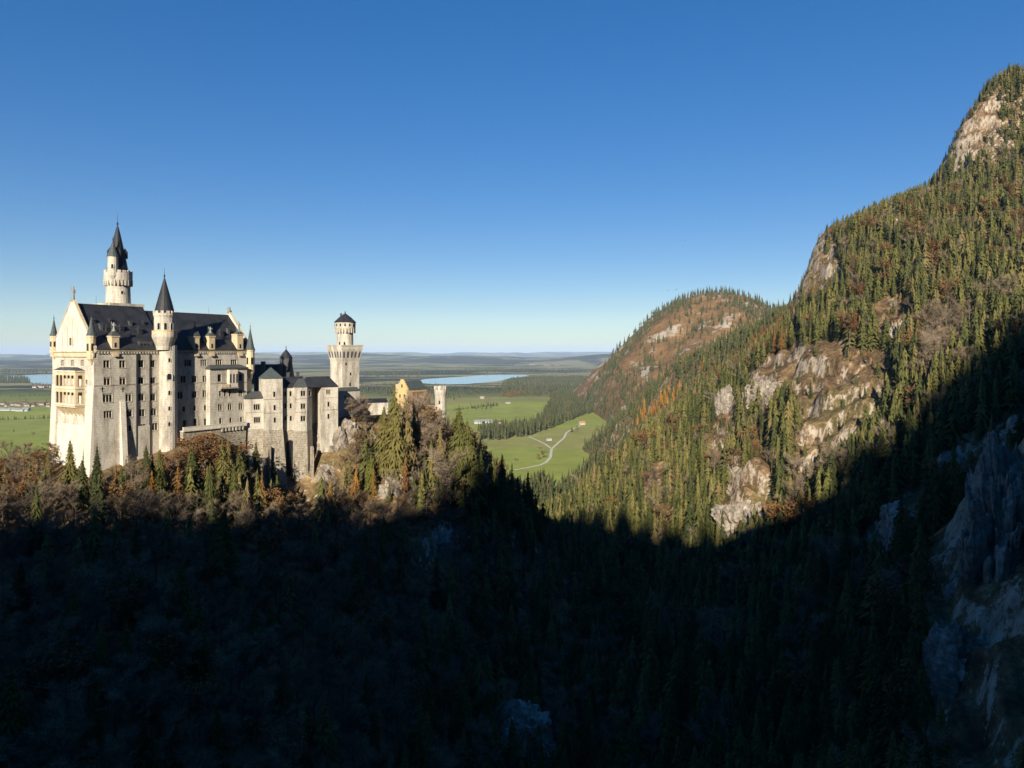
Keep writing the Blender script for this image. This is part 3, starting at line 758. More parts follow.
# roofs
sj = 24.4
for (a0, a1, zr, inset) in ((.62, sj, zr1, 0), (sj+.01, L-.56, zr2, 1.05)):
    m_ = MB(); e0, e1 = .75-inset*0, -WD-.75
    zA = ZE+.42; dm = -WD/2
    k = inset
    P0, P1 = FP.pt(a0, e0, zA), FP.pt(a1, e0, zA); Q0, Q1 = FP.pt(a0, dm, zr), FP.pt(a1, dm, zr); S0, S1_ = FP.pt(a0, e1, zA), FP.pt(a1, e1, zA)
    m_.quad(P0, P1, Q1, Q0); m_.quad(Q0, Q1, S1_, S0); m_.poly([P0, Q0, S0]); m_.poly([P1, S1_, Q1]); m_.quad(P0, S0, S1_, P1)
    rf = m_.build('roof', M['slate'], palace)
    rc = MB(); pbox(rc, FP, a0, a1, dm-.2, dm+.2, zr-.05, zr+.22); rc.build('ridge_cap', M['lead'], rf)
    for f in (.3, .75):
        q = FP.pt(a0+(a1-a0)*f, dm, zr+.2); rr = MB(); rr.tube(q, q+Vector((0, 0, 3.2)), .05, .03, 4); rr.build('lightning_rod', M['iron'], rf)
def roof_pt(px, py, zr=16.2):
    """point on the front roof slope seen at a pixel: returns t along the front and d"""
    u, v = uv(px, py); best = None
    for i in range(0, 1500):
        d = -i*.01*WD/15; pl_ = FP.shifted(d); t_ = pl_.s_of(px); Yv = pl_.Yat(t_); z_ = ZE+.42+(zr-ZE-.42)*(.75-d)/(WD/2+.75)
        if v*Yv <= z_ + 1e-3: return t_, d, z_
    return t_, d, z_
# stone dormers with pyramid roofs and figures, standing on the eaves
for (px, w, ptop, ptip, fig) in ((114.8, 2.5, 337, 331, 322), (196, 2.3, 337.5, 327, None), (211.4, 2.5, 337, 333, 326.5), (239.6, 2.7, 335, 332, 321)):
    s, zt = FP.fp(px, ptop); Yd = FP.Yat(s); dm_ = empty('dormer', FP.pt(s, 0, ZE)-wloc(palace)); dm_.parent = palace
    m_ = MB(); pbox(m_, FP, s-w/2, s+w/2, -3.2, .45, ZE-1.2, zt); pbox(m_, FP, s-w/2-.2, s+w/2+.2, -3.2, .65, zt+.003, zt+.4); pbox(m_, FP, s-w/2*.8, s+w/2*.8, .46, .8, ZE-1.8, ZE-1.1)
    m_.build('dormer_wall', tr, dm_)
    m_ = MB(); pbox(m_, FP, s-.35, s+.35, .452, .49, ZE+1.3, ZE+2.9); m_.build('dormer_window', M['glass'], dm_)
    zt2 = (HY-ptip)/F*Yd
    m_ = MB(); m_.pyramid([FP.p2(s-w/2-.25, .7), FP.p2(s+w/2+.25, .7), FP.p2(s+w/2+.25, -2.2), FP.p2(s-w/2-.25, -2.2)], zt+.42, FP.pt(s, -.75, zt2+1.0)); m_.build('dormer_roof', M['lead'], dm_)
    if fig:
        zf = (HY-fig)/F*Yd; q = FP.pt(s, -.6, zt2-.1); statue(dm_, (q.x, q.y, q.z), max(1.8, zf-zt2+.1), 'roof_figure')
    else:
        q = FP.pt(s, -.75, zt2+.9); m_ = MB(); m_.lathe((q.x, q.y), [(.1, q.z), (.2, q.z+.3), (.03, q.z+1.3)], 6); m_.build('finial', M['iron'], dm_)
# dark lucarnes with round cowls on the slope
for (px, py) in ((106.8, 331), (120.6, 330.5), (139, 333), (109.5, 322), (143, 324), (220.5, 334.5), (93, 322)):
    t_, d_, z_ = roof_pt(px, py); q = FP.pt(t_, d_, 0)
    lu = empty('lucarne', FP.pt(t_, d_, z_)-wloc(palace)); lu.parent = palace
    big = 1.0 if py > 328 else .6
    m_ = MB(); m_.obox((q.x, q.y), FP.a, .7*big, 1.0, z_-1.3, z_+1.1*big); m_.build('lucarne_wall', M['slate'], lu)
    m_ = MB(); m_.pyramid([FP.p2(t_-.95*big, d_+1.25), FP.p2(t_+.95*big, d_+1.25), FP.p2(t_+.95*big, d_-1.25), FP.p2(t_-.95*big, d_-1.25)], z_+1.1*big+.003, FP.pt(t_, d_, z_+2.6*big)); m_.build('lucarne_roof', M['slate'], lu)
    m_ = MB(); c_ = FP.pt(t_, d_+1.02, z_+.2*big)
    m_.poly([c_+Vector((FP.a[0]*.42*big*math.cos(k*math.pi/4), FP.a[1]*.42*big*math.cos(k*math.pi/4), .42*big*math.sin(k*math.pi/4))) for k in range(8)]); m_.build('lucarne_window', M['glass'], lu)
t_, d_, z_ = roof_pt(146, 345)
m_ = MB(); pbox(m_, FP, t_-2.6, t_+2.4, d_-4, d_+.2, z_-1.8, z_+1.2); wd_ = m_.build('shed_dormer', M['lead'], palace)
for k in (-1.7, -.5, .7):
    m_ = MB(); pbox(m_, FP, t_+k-.4, t_+k+.4, d_+.203, d_+.24, z_-1.0, z_+.5); m_.build('dormer_window', M['glass'], wd_)
for (px, py, hh) in ((101, 330, 3.0), (130, 326, 2.4), (228, 333, 2.6)):   # chimneys
    t_, d_, z_ = roof_pt(px, py); m_ = MB(); pbox(m_, FP, t_-.5, t_+.5, d_-.5, d_+.5, z_-1.5, z_+hh*.6); pbox(m_, FP, t_-.65, t_+.65, d_-.65, d_+.65, z_+hh*.6+.003, z_+hh*.6+.35); m_.build('chimney', M['stone_grey_shade'], palace)
# figures on the gable tips
q = FP.pt(.28, -WD/2, zr1+.85); statue(palace, (q.x, q.y, q.z), 5.2, 'gable_figure')
q = FP.pt(L-.25, -WD/2, zr2+.85); statue(palace, (q.x, q.y, q.z), 3.0, 'gable_lion', True)
# corner turrets
def pxz(py, Y): return (HY-py)/F*Y
c = GP.p2(-1.3, .2); cone_turret(palace, c, 1.35, -2.0, pxz(335.5, 231), pxz(316, 231), tr, M['copper'], 10, 1.8)
c = GP.p2(-WD+1.6, .2); cone_turret(palace, c, 1.15, .2, pxz(336, 247), pxz(318.5, 247), tr, M['copper'], 10, 2.2)
c = FP.p2(L-.9, .3); Yt = FP.Yat(L-.9); cone_turret(palace, c, 1.65, pxz(372, Yt), pxz(350, Yt), pxz(327, Yt), tr, M['copper'], 12, 2.6)
# stair tower on the joint of the two roofs
ct = FP.p2(sj+.5, 1.4); Yc = FP.Yat(sj); cu = FP.p2(sj-1.1, 1.7)
sz = lambda py: pxz(py, Yc-1)
m_ = MB(); m_.lathe(ct, [(3.15, -52), (3.0, -30), (2.95, sz(345))], 20, cap=False)
stt = m_.build('stair_tower', st, palace, smooth=False)
m_ = MB(); m_.lathe(cu, [(2.6, sz(350)), (2.9, sz(346)), (4.0, sz(338)), (4.15, sz(336.6)), (4.15, sz(334.6)), (3.45, sz(334.5)), (3.4, sz(318)), (3.7, sz(315.5)), (3.7, sz(313.5))], 20)
m_.build('upper_drum', st, stt)
m_ = MB(); m_.lathe(cu, [(4.1, sz(334.5)), (4.1, sz(331.6)), (4.2, sz(331.4)), (4.2, sz(330.9)), (3.9, sz(330.8)), (3.9, sz(334.4))], 20, cap=False); m_.build('gallery_parapet', tr, stt)
crenels(stt, cu, 3.7, sz(313.5), 12, .8, 1.0, st)
m_ = MB(); m_.lathe(cu, [(3.25, sz(313.6)), (3.3, sz(312)), (2.7, sz(305)), (1.3, sz(290)), (.08, sz(277))], 16, cap=False); m_.build('cone_roof', M['slate'], stt)
m_ = MB(); m_.lathe(cu, [(.1, sz(278)), (.32, sz(276.5)), (.32, sz(275.5)), (.08, sz(274.5)), (.04, sz(268))], 6); m_.build('finial', M['iron'], stt)
def drum_window(parent, c, r, ang, z, w, h, name='window'):
    """an arched light on a round wall, facing compass angle ang"""
    d = (math.cos(ang), math.sin(ang)); a_ = (-d[1], d[0]); m_ = MB(); p_ = MB(); off = .10
    def q(x, y, zz): return Vector((c[0]+d[0]*(r+y)+a_[0]*x, c[1]+d[1]*(r+y)+a_[1]*x, zz))
    pts = [(-w/2, z), (w/2, z)]+[(w/2*math.cos(t), z+h-w/2+w/2*math.sin(t)) for t in [math.pi*k/6 for k in range(7)]]
    out = [(x*1.45, zz+(zz-z-h/2)*.18) for x, zz in pts]
    k = len(pts)
    for i in range(k):
        j = (i+1) % k
        m_.quad(q(pts[i][0], off, pts[i][1]), q(pts[j][0], off, pts[j][1]), q(out[j][0], off, out[j][1]), q(out[i][0], off, out[i][1]))
        m_.quad(q(out[i][0], off, out[i][1]), q(out[j][0], off, out[j][1]), q(out[j][0], -.2, out[j][1]), q(out[i][0], -.2, out[i][1]))
        m_.quad(q(pts[i][0], off, pts[i][1]), q(pts[i][0], 0.0, pts[i][1]), q(pts[j][0], 0.0, pts[j][1]), q(pts[j][0], off, pts[j][1]))
    o = m_.build(name, M['stone'], parent)
    p_.poly([q(x, .03, zz) for x, zz in pts]); p_.build('window_pane', M['glass'], parent); return o
af = math.atan2(FP.n[1], FP.n[0]); ac = math.atan2(-Yc, -ct[0])
for (px, py, w, h) in ((167.5, 360, .7, 1.4), (167, 376.5, 1.5, 2.2), (168, 392.5, .7, 1.6), (168.2, 408, .7, 1.5), (169, 423.5, .7, 1.4), (167, 346.5, .8, 2.0)):
    drum_window(stt, ct, 2.98, ac+.12, sz(py)-h/2, w, h)
for da in (-.55, .1, .75): drum_window(stt, cu, 3.42, ac+da, sz(330), .9, 2.4)
# projecting block on the south front with its flat lead roof, loggia and balcony
BP = FP.shifted(2.6)
bs0, bs1 = BP.s_of(210), BP.s_of(247); Yb = BP.Yat(bs0); zt = (HY-369)/F*BP.Yat((bs0+bs1)/2)
bl = z2([(100,450,1.7,2.8,1,True,True),(206,448,1.7,2.8,1,True,True),(103,529,.9,2.4,1,False,True),(128,529,.9,2.4,1,False,True),(153,529,.9,2.4,1,False,True),(207,527,1.7,2.4,2,False,True),
         (103,600,1.8,2.6,2,True,True),(153,598,1.8,2.6,2,True,True),(208,595,1.8,2.6,2,True,True),(105,673,1.1,2.5,1,True,True),(157,670,1.1,2.5,1,True,True),(211,667,1.1,2.5,1,True,True)], 200, 290)
bspec = window_list(BP, bl)
m_ = MB(); wall_holes(m_, BP, bs0, bs1, ZB, zt, [b[:4] for b in bspec])
m_.quad(BP.pt(bs0, 0, ZB), BP.pt(bs0, 0, zt), BP.pt(bs0, -2.59, zt), BP.pt(bs0, -2.59, ZB)); m_.quad(BP.pt(bs1, 0, ZB), BP.pt(bs1, -2.59, ZB), BP.pt(bs1, -2.59, zt), BP.pt(bs1, 0, zt))
blk = m_.build('projecting_block', st, palace, fix=False)
place_windows(palace, BP, bspec, st)
m_ = MB(); m_.poly([BP.pt(bs0-.3, .5, zt+.5), BP.pt(bs1+.3, .5, zt+.5), BP.pt(bs1-1.5, -2.55, zt+1.7), BP.pt(bs0+1.5, -2.55, zt+1.7)])
pbox(m_, BP, bs0-.3, bs1+.3, -2.55, .5, zt+.003, zt+.5); m_.poly([BP.pt(bs0-.3, .5, zt+.5), BP.pt(bs0+1.5, -2.55, zt+1.7), BP.pt(bs0-.3, -2.55, zt+.5)]); m_.poly([BP.pt(bs1+.3, .5, zt+.5), BP.pt(bs1+.3, -2.55, zt+.5), BP.pt(bs1-1.5, -2.55, zt+1.7)])
m_.build('block_roof', M['lead'], blk)
cornice(blk, BP, bs0, bs1, (HY-384)/F*Yb, M['stone_rustic'], .25, .12, 'string_course')
# canted balcony bay on the block
b0, zb0 = BP.fp(227.0, 386); b1, _ = BP.fp(235.5, 386); by = BP.Yat(b0)
m_ = MB(); pbox(m_, BP, b0, b1, .003, 1.6, pxz(387, by), pxz(369.8, by)); bay2 = m_.build('balcony_bay', sw, palace)
m_ = MB()
for k in range(3): pbox(m_, BP, b0+.5+k*(b1-b0-1)/2-.3, b0+.5+k*(b1-b0-1)/2+.3, 1.603, 1.64, pxz(383, by), pxz(374, by))
m_.build('bay_window', M['glass'], bay2)
m_ = MB(); e0 = BP.s_of(218.5); pbox(m_, BP, e0, b1+.2, .003, 1.9, pxz(388.4, by), pxz(387.05, by))
for k in range(6): pbox(m_, BP, e0+.3+k*(b1-e0-.6)/5-.14, e0+.3+k*(b1-e0-.6)/5+.14, .003, 1.1, pxz(390.2, by), pxz(388.45, by))
m_.build('balcony_slab', M['stone_rustic'], bay2)
m_ = MB(); pbox(m_, BP, e0, b0-.01, 1.72, 1.86, pxz(387, by), pxz(384, by)); m_.build('balustrade', tr, bay2)
# yellow stone loggia on the gable front
lo = empty('loggia', GP.pt(-13, 1.5, -20)-wloc(palace)); lo.parent = palace; tag(lo, 'yellow sandstone two-storey loggia')
l0, l1 = GP.s_of(56.2), GP.s_of(82.2)
# the loggia stands forward of the gable wall
LPj = 3.0
LP = Plane(0, 0, GP.deg, 0, GP.o); LP.a = GP.a; LP.n = GP.n; LP.o = (GP.o[0]+GP.n[0]*LPj, GP.o[1]+GP.n[1]*LPj)
l0, l1 = LP.s_of(54.8), LP.s_of(75.3); Yl = LP.Yat((l0+l1)/2); lz = lambda py: pxz(py, Yl)
tiers = ((386.2, 375.2), (403.2, 392.0))
m_ = MB()
holes = []
nA = 5; stp = (l1-l0-1.2)/nA
for (pb, pt_) in tiers:
    for k in range(nA): holes.append((l0+.6+(k+.5)*stp, lz(pb), stp*.66, lz(pt_)-lz(pb)))
wall_holes(m_, LP, l0, l1, lz(407), lz(371.8), holes)
LS = Plane(0, 0, FP.deg, 0, LP.p2(l1)); LS.a = (-GP.n[0], -GP.n[1]); LS.n = (FP.n[0], FP.n[1])
side_h = [(LPj/2, lz(a), 1.3, lz(b)-lz(a)) for a, b in tiers]
wall_holes(m_, LS, 0, LPj-.003, lz(407), lz(371.8), side_h)
m_.quad(LP.pt(l0, 0, lz(407)), LP.pt(l0, 0, lz(371.8)), LP.pt(l0, -LPj+.003, lz(371.8)), LP.pt(l0, -LPj+.003, lz(407)))
m_.quad(LP.pt(l0, 0, lz(407)), LP.pt(l1, 0, lz(407)), LP.pt(l1, -LPj+.003, lz(407)), LP.pt(l0, -LPj+.003, lz(407)))
m_.quad(LP.pt(l0, -.1, lz(389)), LP.pt(l1, -.1, lz(389)), LP.pt(l1, -LPj+.003, lz(389)), LP.pt(l0, -LPj+.003, lz(389)))
m_.build('loggia_wall', tr, lo, fix=False)
m_ = MB()
for (pb, pt_) in tiers:
    for k in range(nA+1):
        cc = LP.p2(l0+.6+k*stp, .12); m_.lathe(cc, [(.16, lz(pb)), (.12, lz(pb)+.2), (.12, lz(pt_)-.5), (.2, lz(pt_)-.2)], 6)
m_.build('columns', sw, lo)
for py in (371.8, 388.6, 405.2):
    m_ = MB(); pbox(m_, LP, l0-.2, l1+.2, -LPj+.01, .3, lz(py), lz(py)+.5); m_.build('loggia_cornice', sw, lo)
m_ = MB()
for k in range(6):
    c_ = l0+.5+k*(l1-l0-1)/5
    A_ = [LP.pt(c_-.3, -.02, lz(407.1)), LP.pt(c_-.3, -LPj+.01, lz(407.1)), LP.pt(c_-.3, -LPj+.01, lz(416))]; B_ = [p+Vector((LP.a[0]*.6, LP.a[1]*.6, 0)) for p in A_]
    m_.poly(A_); m_.poly(B_[::-1])
    for i in range(3): m_.quad(A_[i], A_[(i+1) % 3], B_[(i+1) % 3], B_[i])
m_.build('loggia_brackets', tr, lo)
m_ = MB(); fpq = [LP.p2(l0-.3, .4), LP.p2(l1+.3, .4), LP.p2(l1+.3, -LPj+.02), LP.p2(l0-.3, -LPj+.02)]
m_.prism(fpq, lz(371.8)+.52, lz(367.2), True, False, .55); m_.build('loggia_roof', M['lead'], lo)

# ------------------------------------------------------------------ tall round tower behind the palace
YT = 272.0; tz = lambda py: pxz(py, YT); tcx = uv(118.2, 0)[0]*YT; tc = (tcx, YT)
tower = empty('round_tower', (tcx, YT, -40), 'tall slender round tower with dark pointed spire rising behind the palace roof', 'tower')
m_ = MB(); m_.obox(tc, FP.a, 6.6, 6.6, -40, tz(304.2)); m_.build('tower_base', st, tower)
m_ = MB(); m_.lathe(tc, [(4.4, tz(305)), (4.2, tz(290)), (4.2, tz(285.5)), (4.95, tz(280.5)), (4.95, tz(273.5)), (4.45, tz(273.4)), (4.45, tz(277))], 28); m_.build('shaft', st, tower)
m_ = MB()
for k in range(24):
    a = 2*math.pi*k/24; d = (math.cos(a), math.sin(a)); m_.obox((tc[0]+4.6*d[0], tc[1]+4.6*d[1]), (-d[1], d[0]), .26, .42, tz(286), tz(280.6))
m_.build('corbel_ring', st, tower); crenels(tower, tc, 4.95, tz(273.5), 16, 1.0, 1.2, st)
sc_ = (tc[0]-.5, tc[1]+.4)
m_ = MB(); m_.lathe(sc_, [(3.55, tz(278)), (3.5, tz(269)), (3.65, tz(268.8)), (2.9, tz(258)), (2.0, tz(246)), (1.2, tz(236)), (.5, tz(228)), (.1, tz(225))], 12, cap=False)
sp_ = m_.build('spire', M['slate'], tower)
m_ = MB(); m_.lathe(sc_, [(.12, tz(225.5)), (.4, tz(224)), (.4, tz(223)), (.1, tz(222)), (.04, tz(213))], 6); m_.build('finial', M['iron'], sp_)
for ang in (-.9, -2.3, .6):
    d = (math.cos(ang), math.sin(ang)); q = (sc_[0]+2.6*d[0], sc_[1]+2.6*d[1]); m_ = MB(); m_.obox(q, d, .9, .6, tz(258), tz(252)); 
    m_.pyramid([(q[0]+d[0]*sx-d[1]*sy, q[1]+d[1]*sx+d[0]*sy) for sx, sy in ((-1,-.75),(1,-.75),(1,.75),(-1,.75))], tz(252)+.003, (q[0], q[1], tz(247.5))); m_.build('spire_dormer', M['slate'], sp_)
tt_ = (uv(111.8, 0)[0]*(YT-4.6), YT-3.9)
m_ = MB(); m_.lathe(tt_, [(.4, tz(287)), (1.2, tz(282)), (1.85, tz(277)), (1.85, tz(258.5)), (2.0, tz(258))], 14); ts_ = m_.build('side_turret', st, tower)
m_ = MB(); m_.lathe(tt_, [(2.15, tz(258)), (1.5, tz(254)), (.7, tz(247)), (.06, tz(242.5))], 12, cap=False); m_.build('turret_roof', M['copper'], ts_)
m_ = MB(); m_.lathe(tt_, [(.06, tz(243)), (.2, tz(242)), (.03, tz(238))], 6); m_.build('finial', M['iron'], ts_)
drum_window(ts_, tt_, 1.87, -1.15, tz(270), .7, 1.6)
at_ = math.atan2(-YT, -tcx)
for (px, py, w, h) in ((121.8, 293, .9, 1.2), (121.9, 301.5, .9, 1.6)):
    drum_window(tower, tc, 4.23, at_+(px-118.2)/11.0, tz(py)-h/2, w, h)

# ------------------------------------------------------------------ bower wing (right of the palace), its square tower and canted tower
KP = Plane(245, 276, 33)
def block(root, pl, pxl, pxr, pyt, pyb, depth, mat, wins=(), name='wall', rust=None, wmat=None, flare=0):
    s0, s1 = pl.s_of(pxl), pl.s_of(pxr); Ym = pl.Yat((s0+s1)/2); z0, z1 = pxz(pyb, Ym), pxz(pyt, Ym)
    zr = pxz(rust, Ym) if rust else z0
    sp = window_list(pl, wins); m_ = MB()
    wall_holes(m_, pl, s0, s1, zr, z1, [w[:4] for w in sp])
    m_.quad(pl.pt(s0, 0, zr), pl.pt(s0, 0, z1), pl.pt(s0, -depth, z1), pl.pt(s0, -depth, zr)); m_.quad(pl.pt(s1, 0, zr), pl.pt(s1, -depth, zr), pl.pt(s1, -depth, z1), pl.pt(s1, 0, z1))
    m_.quad(pl.pt(s0, -depth, zr), pl.pt(s0, -depth, z1), pl.pt(s1, -depth, z1), pl.pt(s1, -depth, zr)); m_.quad(pl.pt(s0, 0, z1), pl.pt(s1, 0, z1), pl.pt(s1, -depth, z1), pl.pt(s0, -depth, z1))
    o = m_.build(name, mat, root, fix=False)
    if rust:
        b = MB(); f = flare
        T = [pl.pt(s0-.1, .1, zr), pl.pt(s1+.1, .1, zr), pl.pt(s1+.1, -depth, zr), pl.pt(s0-.1, -depth, zr)]
        B = [pl.pt(s0-.1-f*.3, .1+f, z0), pl.pt(s1+.1+f, .1+f, z0), pl.pt(s1+.1+f, -depth, z0), pl.pt(s0-.1-f*.3, -depth, z0)]
        b.poly(T)
        for i in range(4): b.quad(B[i], B[(i+1) % 4], T[(i+1) % 4], T[i])
        b.build('plinth', M['stone_rustic'], root)
    place_windows(root, pl, sp, wmat or mat)
    return s0, s1, z0, z1, Ym
bower = empty('bower_house', KP.pt(18, -4, -40), 'pale stone wing of stepped blocks and a green capped square tower right of the palace', 'castle wing')
k3 = lambda L_: [(240+a/8.533, 340+b/8.533, *r) for (a, b, *r) in L_]
dz3 = (2.4, 2.2, 3, False, True); dz2 = (1.9, 2.2, 2, False, True); dz1 = (.95, 2.1, 1, False, True)
s0, s1, z0, z1, Ym = block(bower, KP, 245.2, 263.6, 398.4, 480, 9, st, k3([(143,572,*dz3), (146,682,*dz3)]), 'low_block', 429, None, 1.0)
m_ = MB(); m_.poly([KP.pt(s0-.4, .5, z1+.3), KP.pt(s1+.1, .5, z1+.3), KP.pt(s1+.1, -4, z1+2.6), KP.pt(s0+.8, -4, z1+2.6)]); pbox(m_, KP, s0-.4, s1-.01, -4, .5, z1+.003, z1+.3); m_.poly([KP.pt(s0-.4, .5, z1+.3), KP.pt(s0+.8, -4, z1+2.6), KP.pt(s0-.4, -4, z1+.3)])
m_.build('lean_to_roof', M['lead'], bower)
cornice(bower, KP, s0, s1, pxz(412.5, Ym), M['stone_rustic'], .22, .12, 'string_course')
KT = KP.shifted(1.4)
s0, s1, z0, z1, Ym = block(bower, KT, 263.8, 282.6, 378.4, 490, 8, st, k3([(294,463,*dz1),(297,577,*dz1),(298,683,*dz1)]), 'square_tower_wall', 430, None, 1.6)
m_ = MB(); fpq = [KT.p2(s0-.35, .35), KT.p2(s1+.35, .35), KT.p2(s1+.35, -8.3), KT.p2(s0-.35, -8.3)]; m_.pyramid(fpq, z1+.003, KT.pt((s0+s1)/2, -4, pxz(367, Ym+3))); m_.build('pyramid_roof', M['copper'], bower)
for py in (399.4, 413.2): cornice(bower, KT, s0-.12, s1+.12, pxz(py, Ym), M['stone_rustic'], .22, .12, 'string_course')
KR = KP.shifted(-1.2)
s0r, s1r, z0, z1r, Ym = block(bower, KR, 282.4, 295, 388, 480, 10, st, k3([(388,458,*dz1),(432,458,*dz1),(388,562,*dz1),(433,562,*dz1),(389,668,*dz1),(434,668,*dz1)]), 'recessed_wall', 430)
# flat dark sheet painting the shade of an arched niche between the two towers
s_, _ = KR.fp(290, 460); m_ = MB(); zA0, zA1 = pxz(496, Ym), pxz(444, Ym)
m_.poly([KR.pt(s_-1.6, .12, zA0), KR.pt(s_+1.6, .12, zA0)]+[KR.pt(s_+1.6*math.cos(math.pi*k/8), .12, zA1+1.6*math.sin(math.pi*k/8)) for k in range(9)]); m_.build('blind_arch', M['glass'], bower)
# canted tower: three faces of an octagon
KC = KP.shifted(1.0)
c0, c1 = KC.s_of(294.8), KC.s_of(307.0); Yc2 = KC.Yat((c0+c1)/2); zc0, zc1, zrr = pxz(512, Yc2), pxz(387.2, Yc2), pxz(431, Yc2)
sp = window_list(KC, k3([(538,455,*dz2),(538,565,*dz2),(538,670,*dz2)]))
m_ = MB(); wall_holes(m_, KC, c0, c1, zrr, zc1, [w[:4] for w in sp])
KC2 = Plane(0, 0, KC.deg+42, 0, KC.p2(c1)); wl2 = 3.9
sp2 = window_list(KC2, k3([(595,455,*dz2)])); 
sp2 = [(wl2/2, w[1], *w[2:]) for w in sp2]
wall_holes(m_, KC2, 0, wl2, zrr, zc1, [w[:4] for w in sp2])
e2 = KC2.p2(wl2); bk = KC.p2(c0, -9); bk2 = KC.p2(c1+2.6, -9)
m_.quad((*e2, zrr), (*bk2, zrr), (*bk2, zc1), (*e2, zc1)); m_.quad((*KC.p2(c0), zrr), (*KC.p2(c0), zc1), (*bk, zc1), (*bk, zrr))
m_.build('canted_tower_wall', st, bower, fix=False); place_windows(bower, KC, sp, st); place_windows(bower, KC2, sp2, st)
fpq = [KC.p2(c0), KC.p2(c1), e2, bk2, bk]
big = lambda k: [((p[0]-KC.p2((c0+c1)/2, -4)[0])*k+KC.p2((c0+c1)/2, -4)[0], (p[1]-KC.p2((c0+c1)/2, -4)[1])*k+KC.p2((c0+c1)/2, -4)[1]) for p in fpq]
m_ = MB(); b_ = big(1.16); t_ = big(1.02); n5 = len(fpq)
for i in range(n5): m_.quad((*b_[i], zc0), (*b_[(i+1) % n5], zc0), (*t_[(i+1) % n5], zrr), (*t_[i], zrr))
m_.poly([(*p, zrr) for p in t_]); m_.build('plinth', M['stone_rustic'], bower)
m_ = MB(); m_.prism(big(1.06), zc1+.003, zc1+3.4, True, False, .28); m_.build('canted_roof', M['lead'], bower)
for py in (399, 412.5):
    cornice(bower, KC, c0, c1, pxz(py, Yc2), M['stone_rustic'], .22, .12, 'string_course')
# narrow buttress fins at the foot of the canted tower
for px, w in ((268.5, .7), (311, .8)):
    pl_ = KT if px < 280 else KC; s_ = pl_.s_of(px); Yq = pl_.Yat(s_); m_ = MB(); pbox(m_, pl_, s_-w/2, s_+w/2, .2, 2.6, pxz(505, Yq), pxz(446, Yq)); m_.build('buttress', M['stone_rustic'], bower)
# end house
KH = KP.shifted(-.6)
s0h, s1h, z0, z1h, Ym = block(bower, KH, 321.5, 338, 387, 452, 10, st, k3([(752,443,1.6,1.9,3,False,True),(756,548,*dz1),(756,652,*dz1)]), 'end_house_wall')
for py in (398, 410): cornice(bower, KH, s0h, s1h, pxz(py, Ym), M['stone_rustic'], .22, .12, 'string_course')
m_ = MB(); sA, sB = s0r-.2, s1h+.3; zE_ = z1r+.05; zR_ = pxz(376.6, 292)
for (sa, sb, da, zr_, hip) in ((sA, c1+.4, -1.0, zR_, .2), (c1+1.2, sB, -.2, zR_-.2, 2.6)):
    m_ = MB(); ed, mdp, bd = da, -5.6, -11
    m_.quad(KP.pt(sa, ed, zE_), KP.pt(sb, ed, zE_), KP.pt(sb-hip, mdp, zr_), KP.pt(sa+.3, mdp, zr_)); m_.quad(KP.pt(sa+.3, mdp, zr_), KP.pt(sb-hip, mdp, zr_), KP.pt(sb, bd, zE_), KP.pt(sa, bd, zE_))
    m_.poly([KP.pt(sb, ed, zE_), KP.pt(sb, bd, zE_), KP.pt(sb-hip, mdp, zr_)]); m_.poly([KP.pt(sa, bd, zE_), KP.pt(sa, ed, zE_), KP.pt(sa+.3, mdp, zr_)]); m_.quad(KP.pt(sa, ed, zE_), KP.pt(sa, bd, zE_), KP.pt(sb, bd, zE_), KP.pt(sb, ed, zE_))
    m_.build('roof', M['slate'], bower)
for px in (292, 302):
    t_ = KP.s_of(px); m_ = MB(); pbox(m_, KP, t_-.5, t_+.5, -6.5, -5.5, zR_-.6, zR_+1.5); pbox(m_, KP, t_-.65, t_+.65, -6.65, -5.35, zR_+1.503, zR_+1.8); m_.build('chimney', M['stone_grey_shade'], bower)
# back wall of the gap between canted tower and end house
m_ = MB(); g0, g1 = c1+2.0, s0h+.02; m_.quad(KP.pt(g0-2, -8.9, pxz(480, 290)), KP.pt(g1, -8.9, pxz(480, 290)), KP.pt(g1, -8.9, z1h), KP.pt(g0-2, -8.9, z1h)); m_.build('gap_wall', st, bower, fix=False)

# ------------------------------------------------------------------ knights' house: dark roofs and a round tower, stone coloured dark for the palace's shade
YK = 312.0; kz = lambda py: pxz(py, YK); kx = lambda px: uv(px, 0)[0]*YK
kn = empty('courtyard_house', (kx(270), YK, -45), 'dark roofed courtyard house with shade darkened round tower between palace and square tower', 'castle wing')
m_ = MB(); m_.prism([(kx(254), YK), (kx(284), YK+6), (kx(280), YK+18), (kx(250), YK+12)], -45, kz(384), True, False); m_.build('wall', M['stone_grey_shade'], kn)
m_ = MB(); a0, a1, b1_, b0_ = (kx(252), YK-1), (kx(286), YK+5), (kx(282), YK+19), (kx(248), YK+13)
r0, r1 = ((a0[0]+b0_[0])/2, (a0[1]+b0_[1])/2), ((a1[0]+b1_[0])/2, (a1[1]+b1_[1])/2); ze, zr_ = kz(384)+.003, kz(364.5)
m_.quad((*a0, ze), (*a1, ze), (*r1, zr_), (*r0, zr_)); m_.quad((*r0, zr_), (*r1, zr_), (*b1_, ze), (*b0_, ze)); m_.poly([(*a0, ze), (*r0, zr_), (*b0_, ze)]); m_.poly([(*a1, ze), (*b1_, ze), (*r1, zr_)]); m_.quad((*a0, ze), (*b0_, ze), (*b1_, ze), (*a1, ze))
m_.build('roof', M['slate'], kn)
for px, py in ((260, 361.5), (277, 364)):
    m_ = MB(); m_.obox((kx(px), YK+4), (1, 0), .8, .8, kz(372), kz(py)); m_.build('chimney', M['stone_grey_shade'], kn)
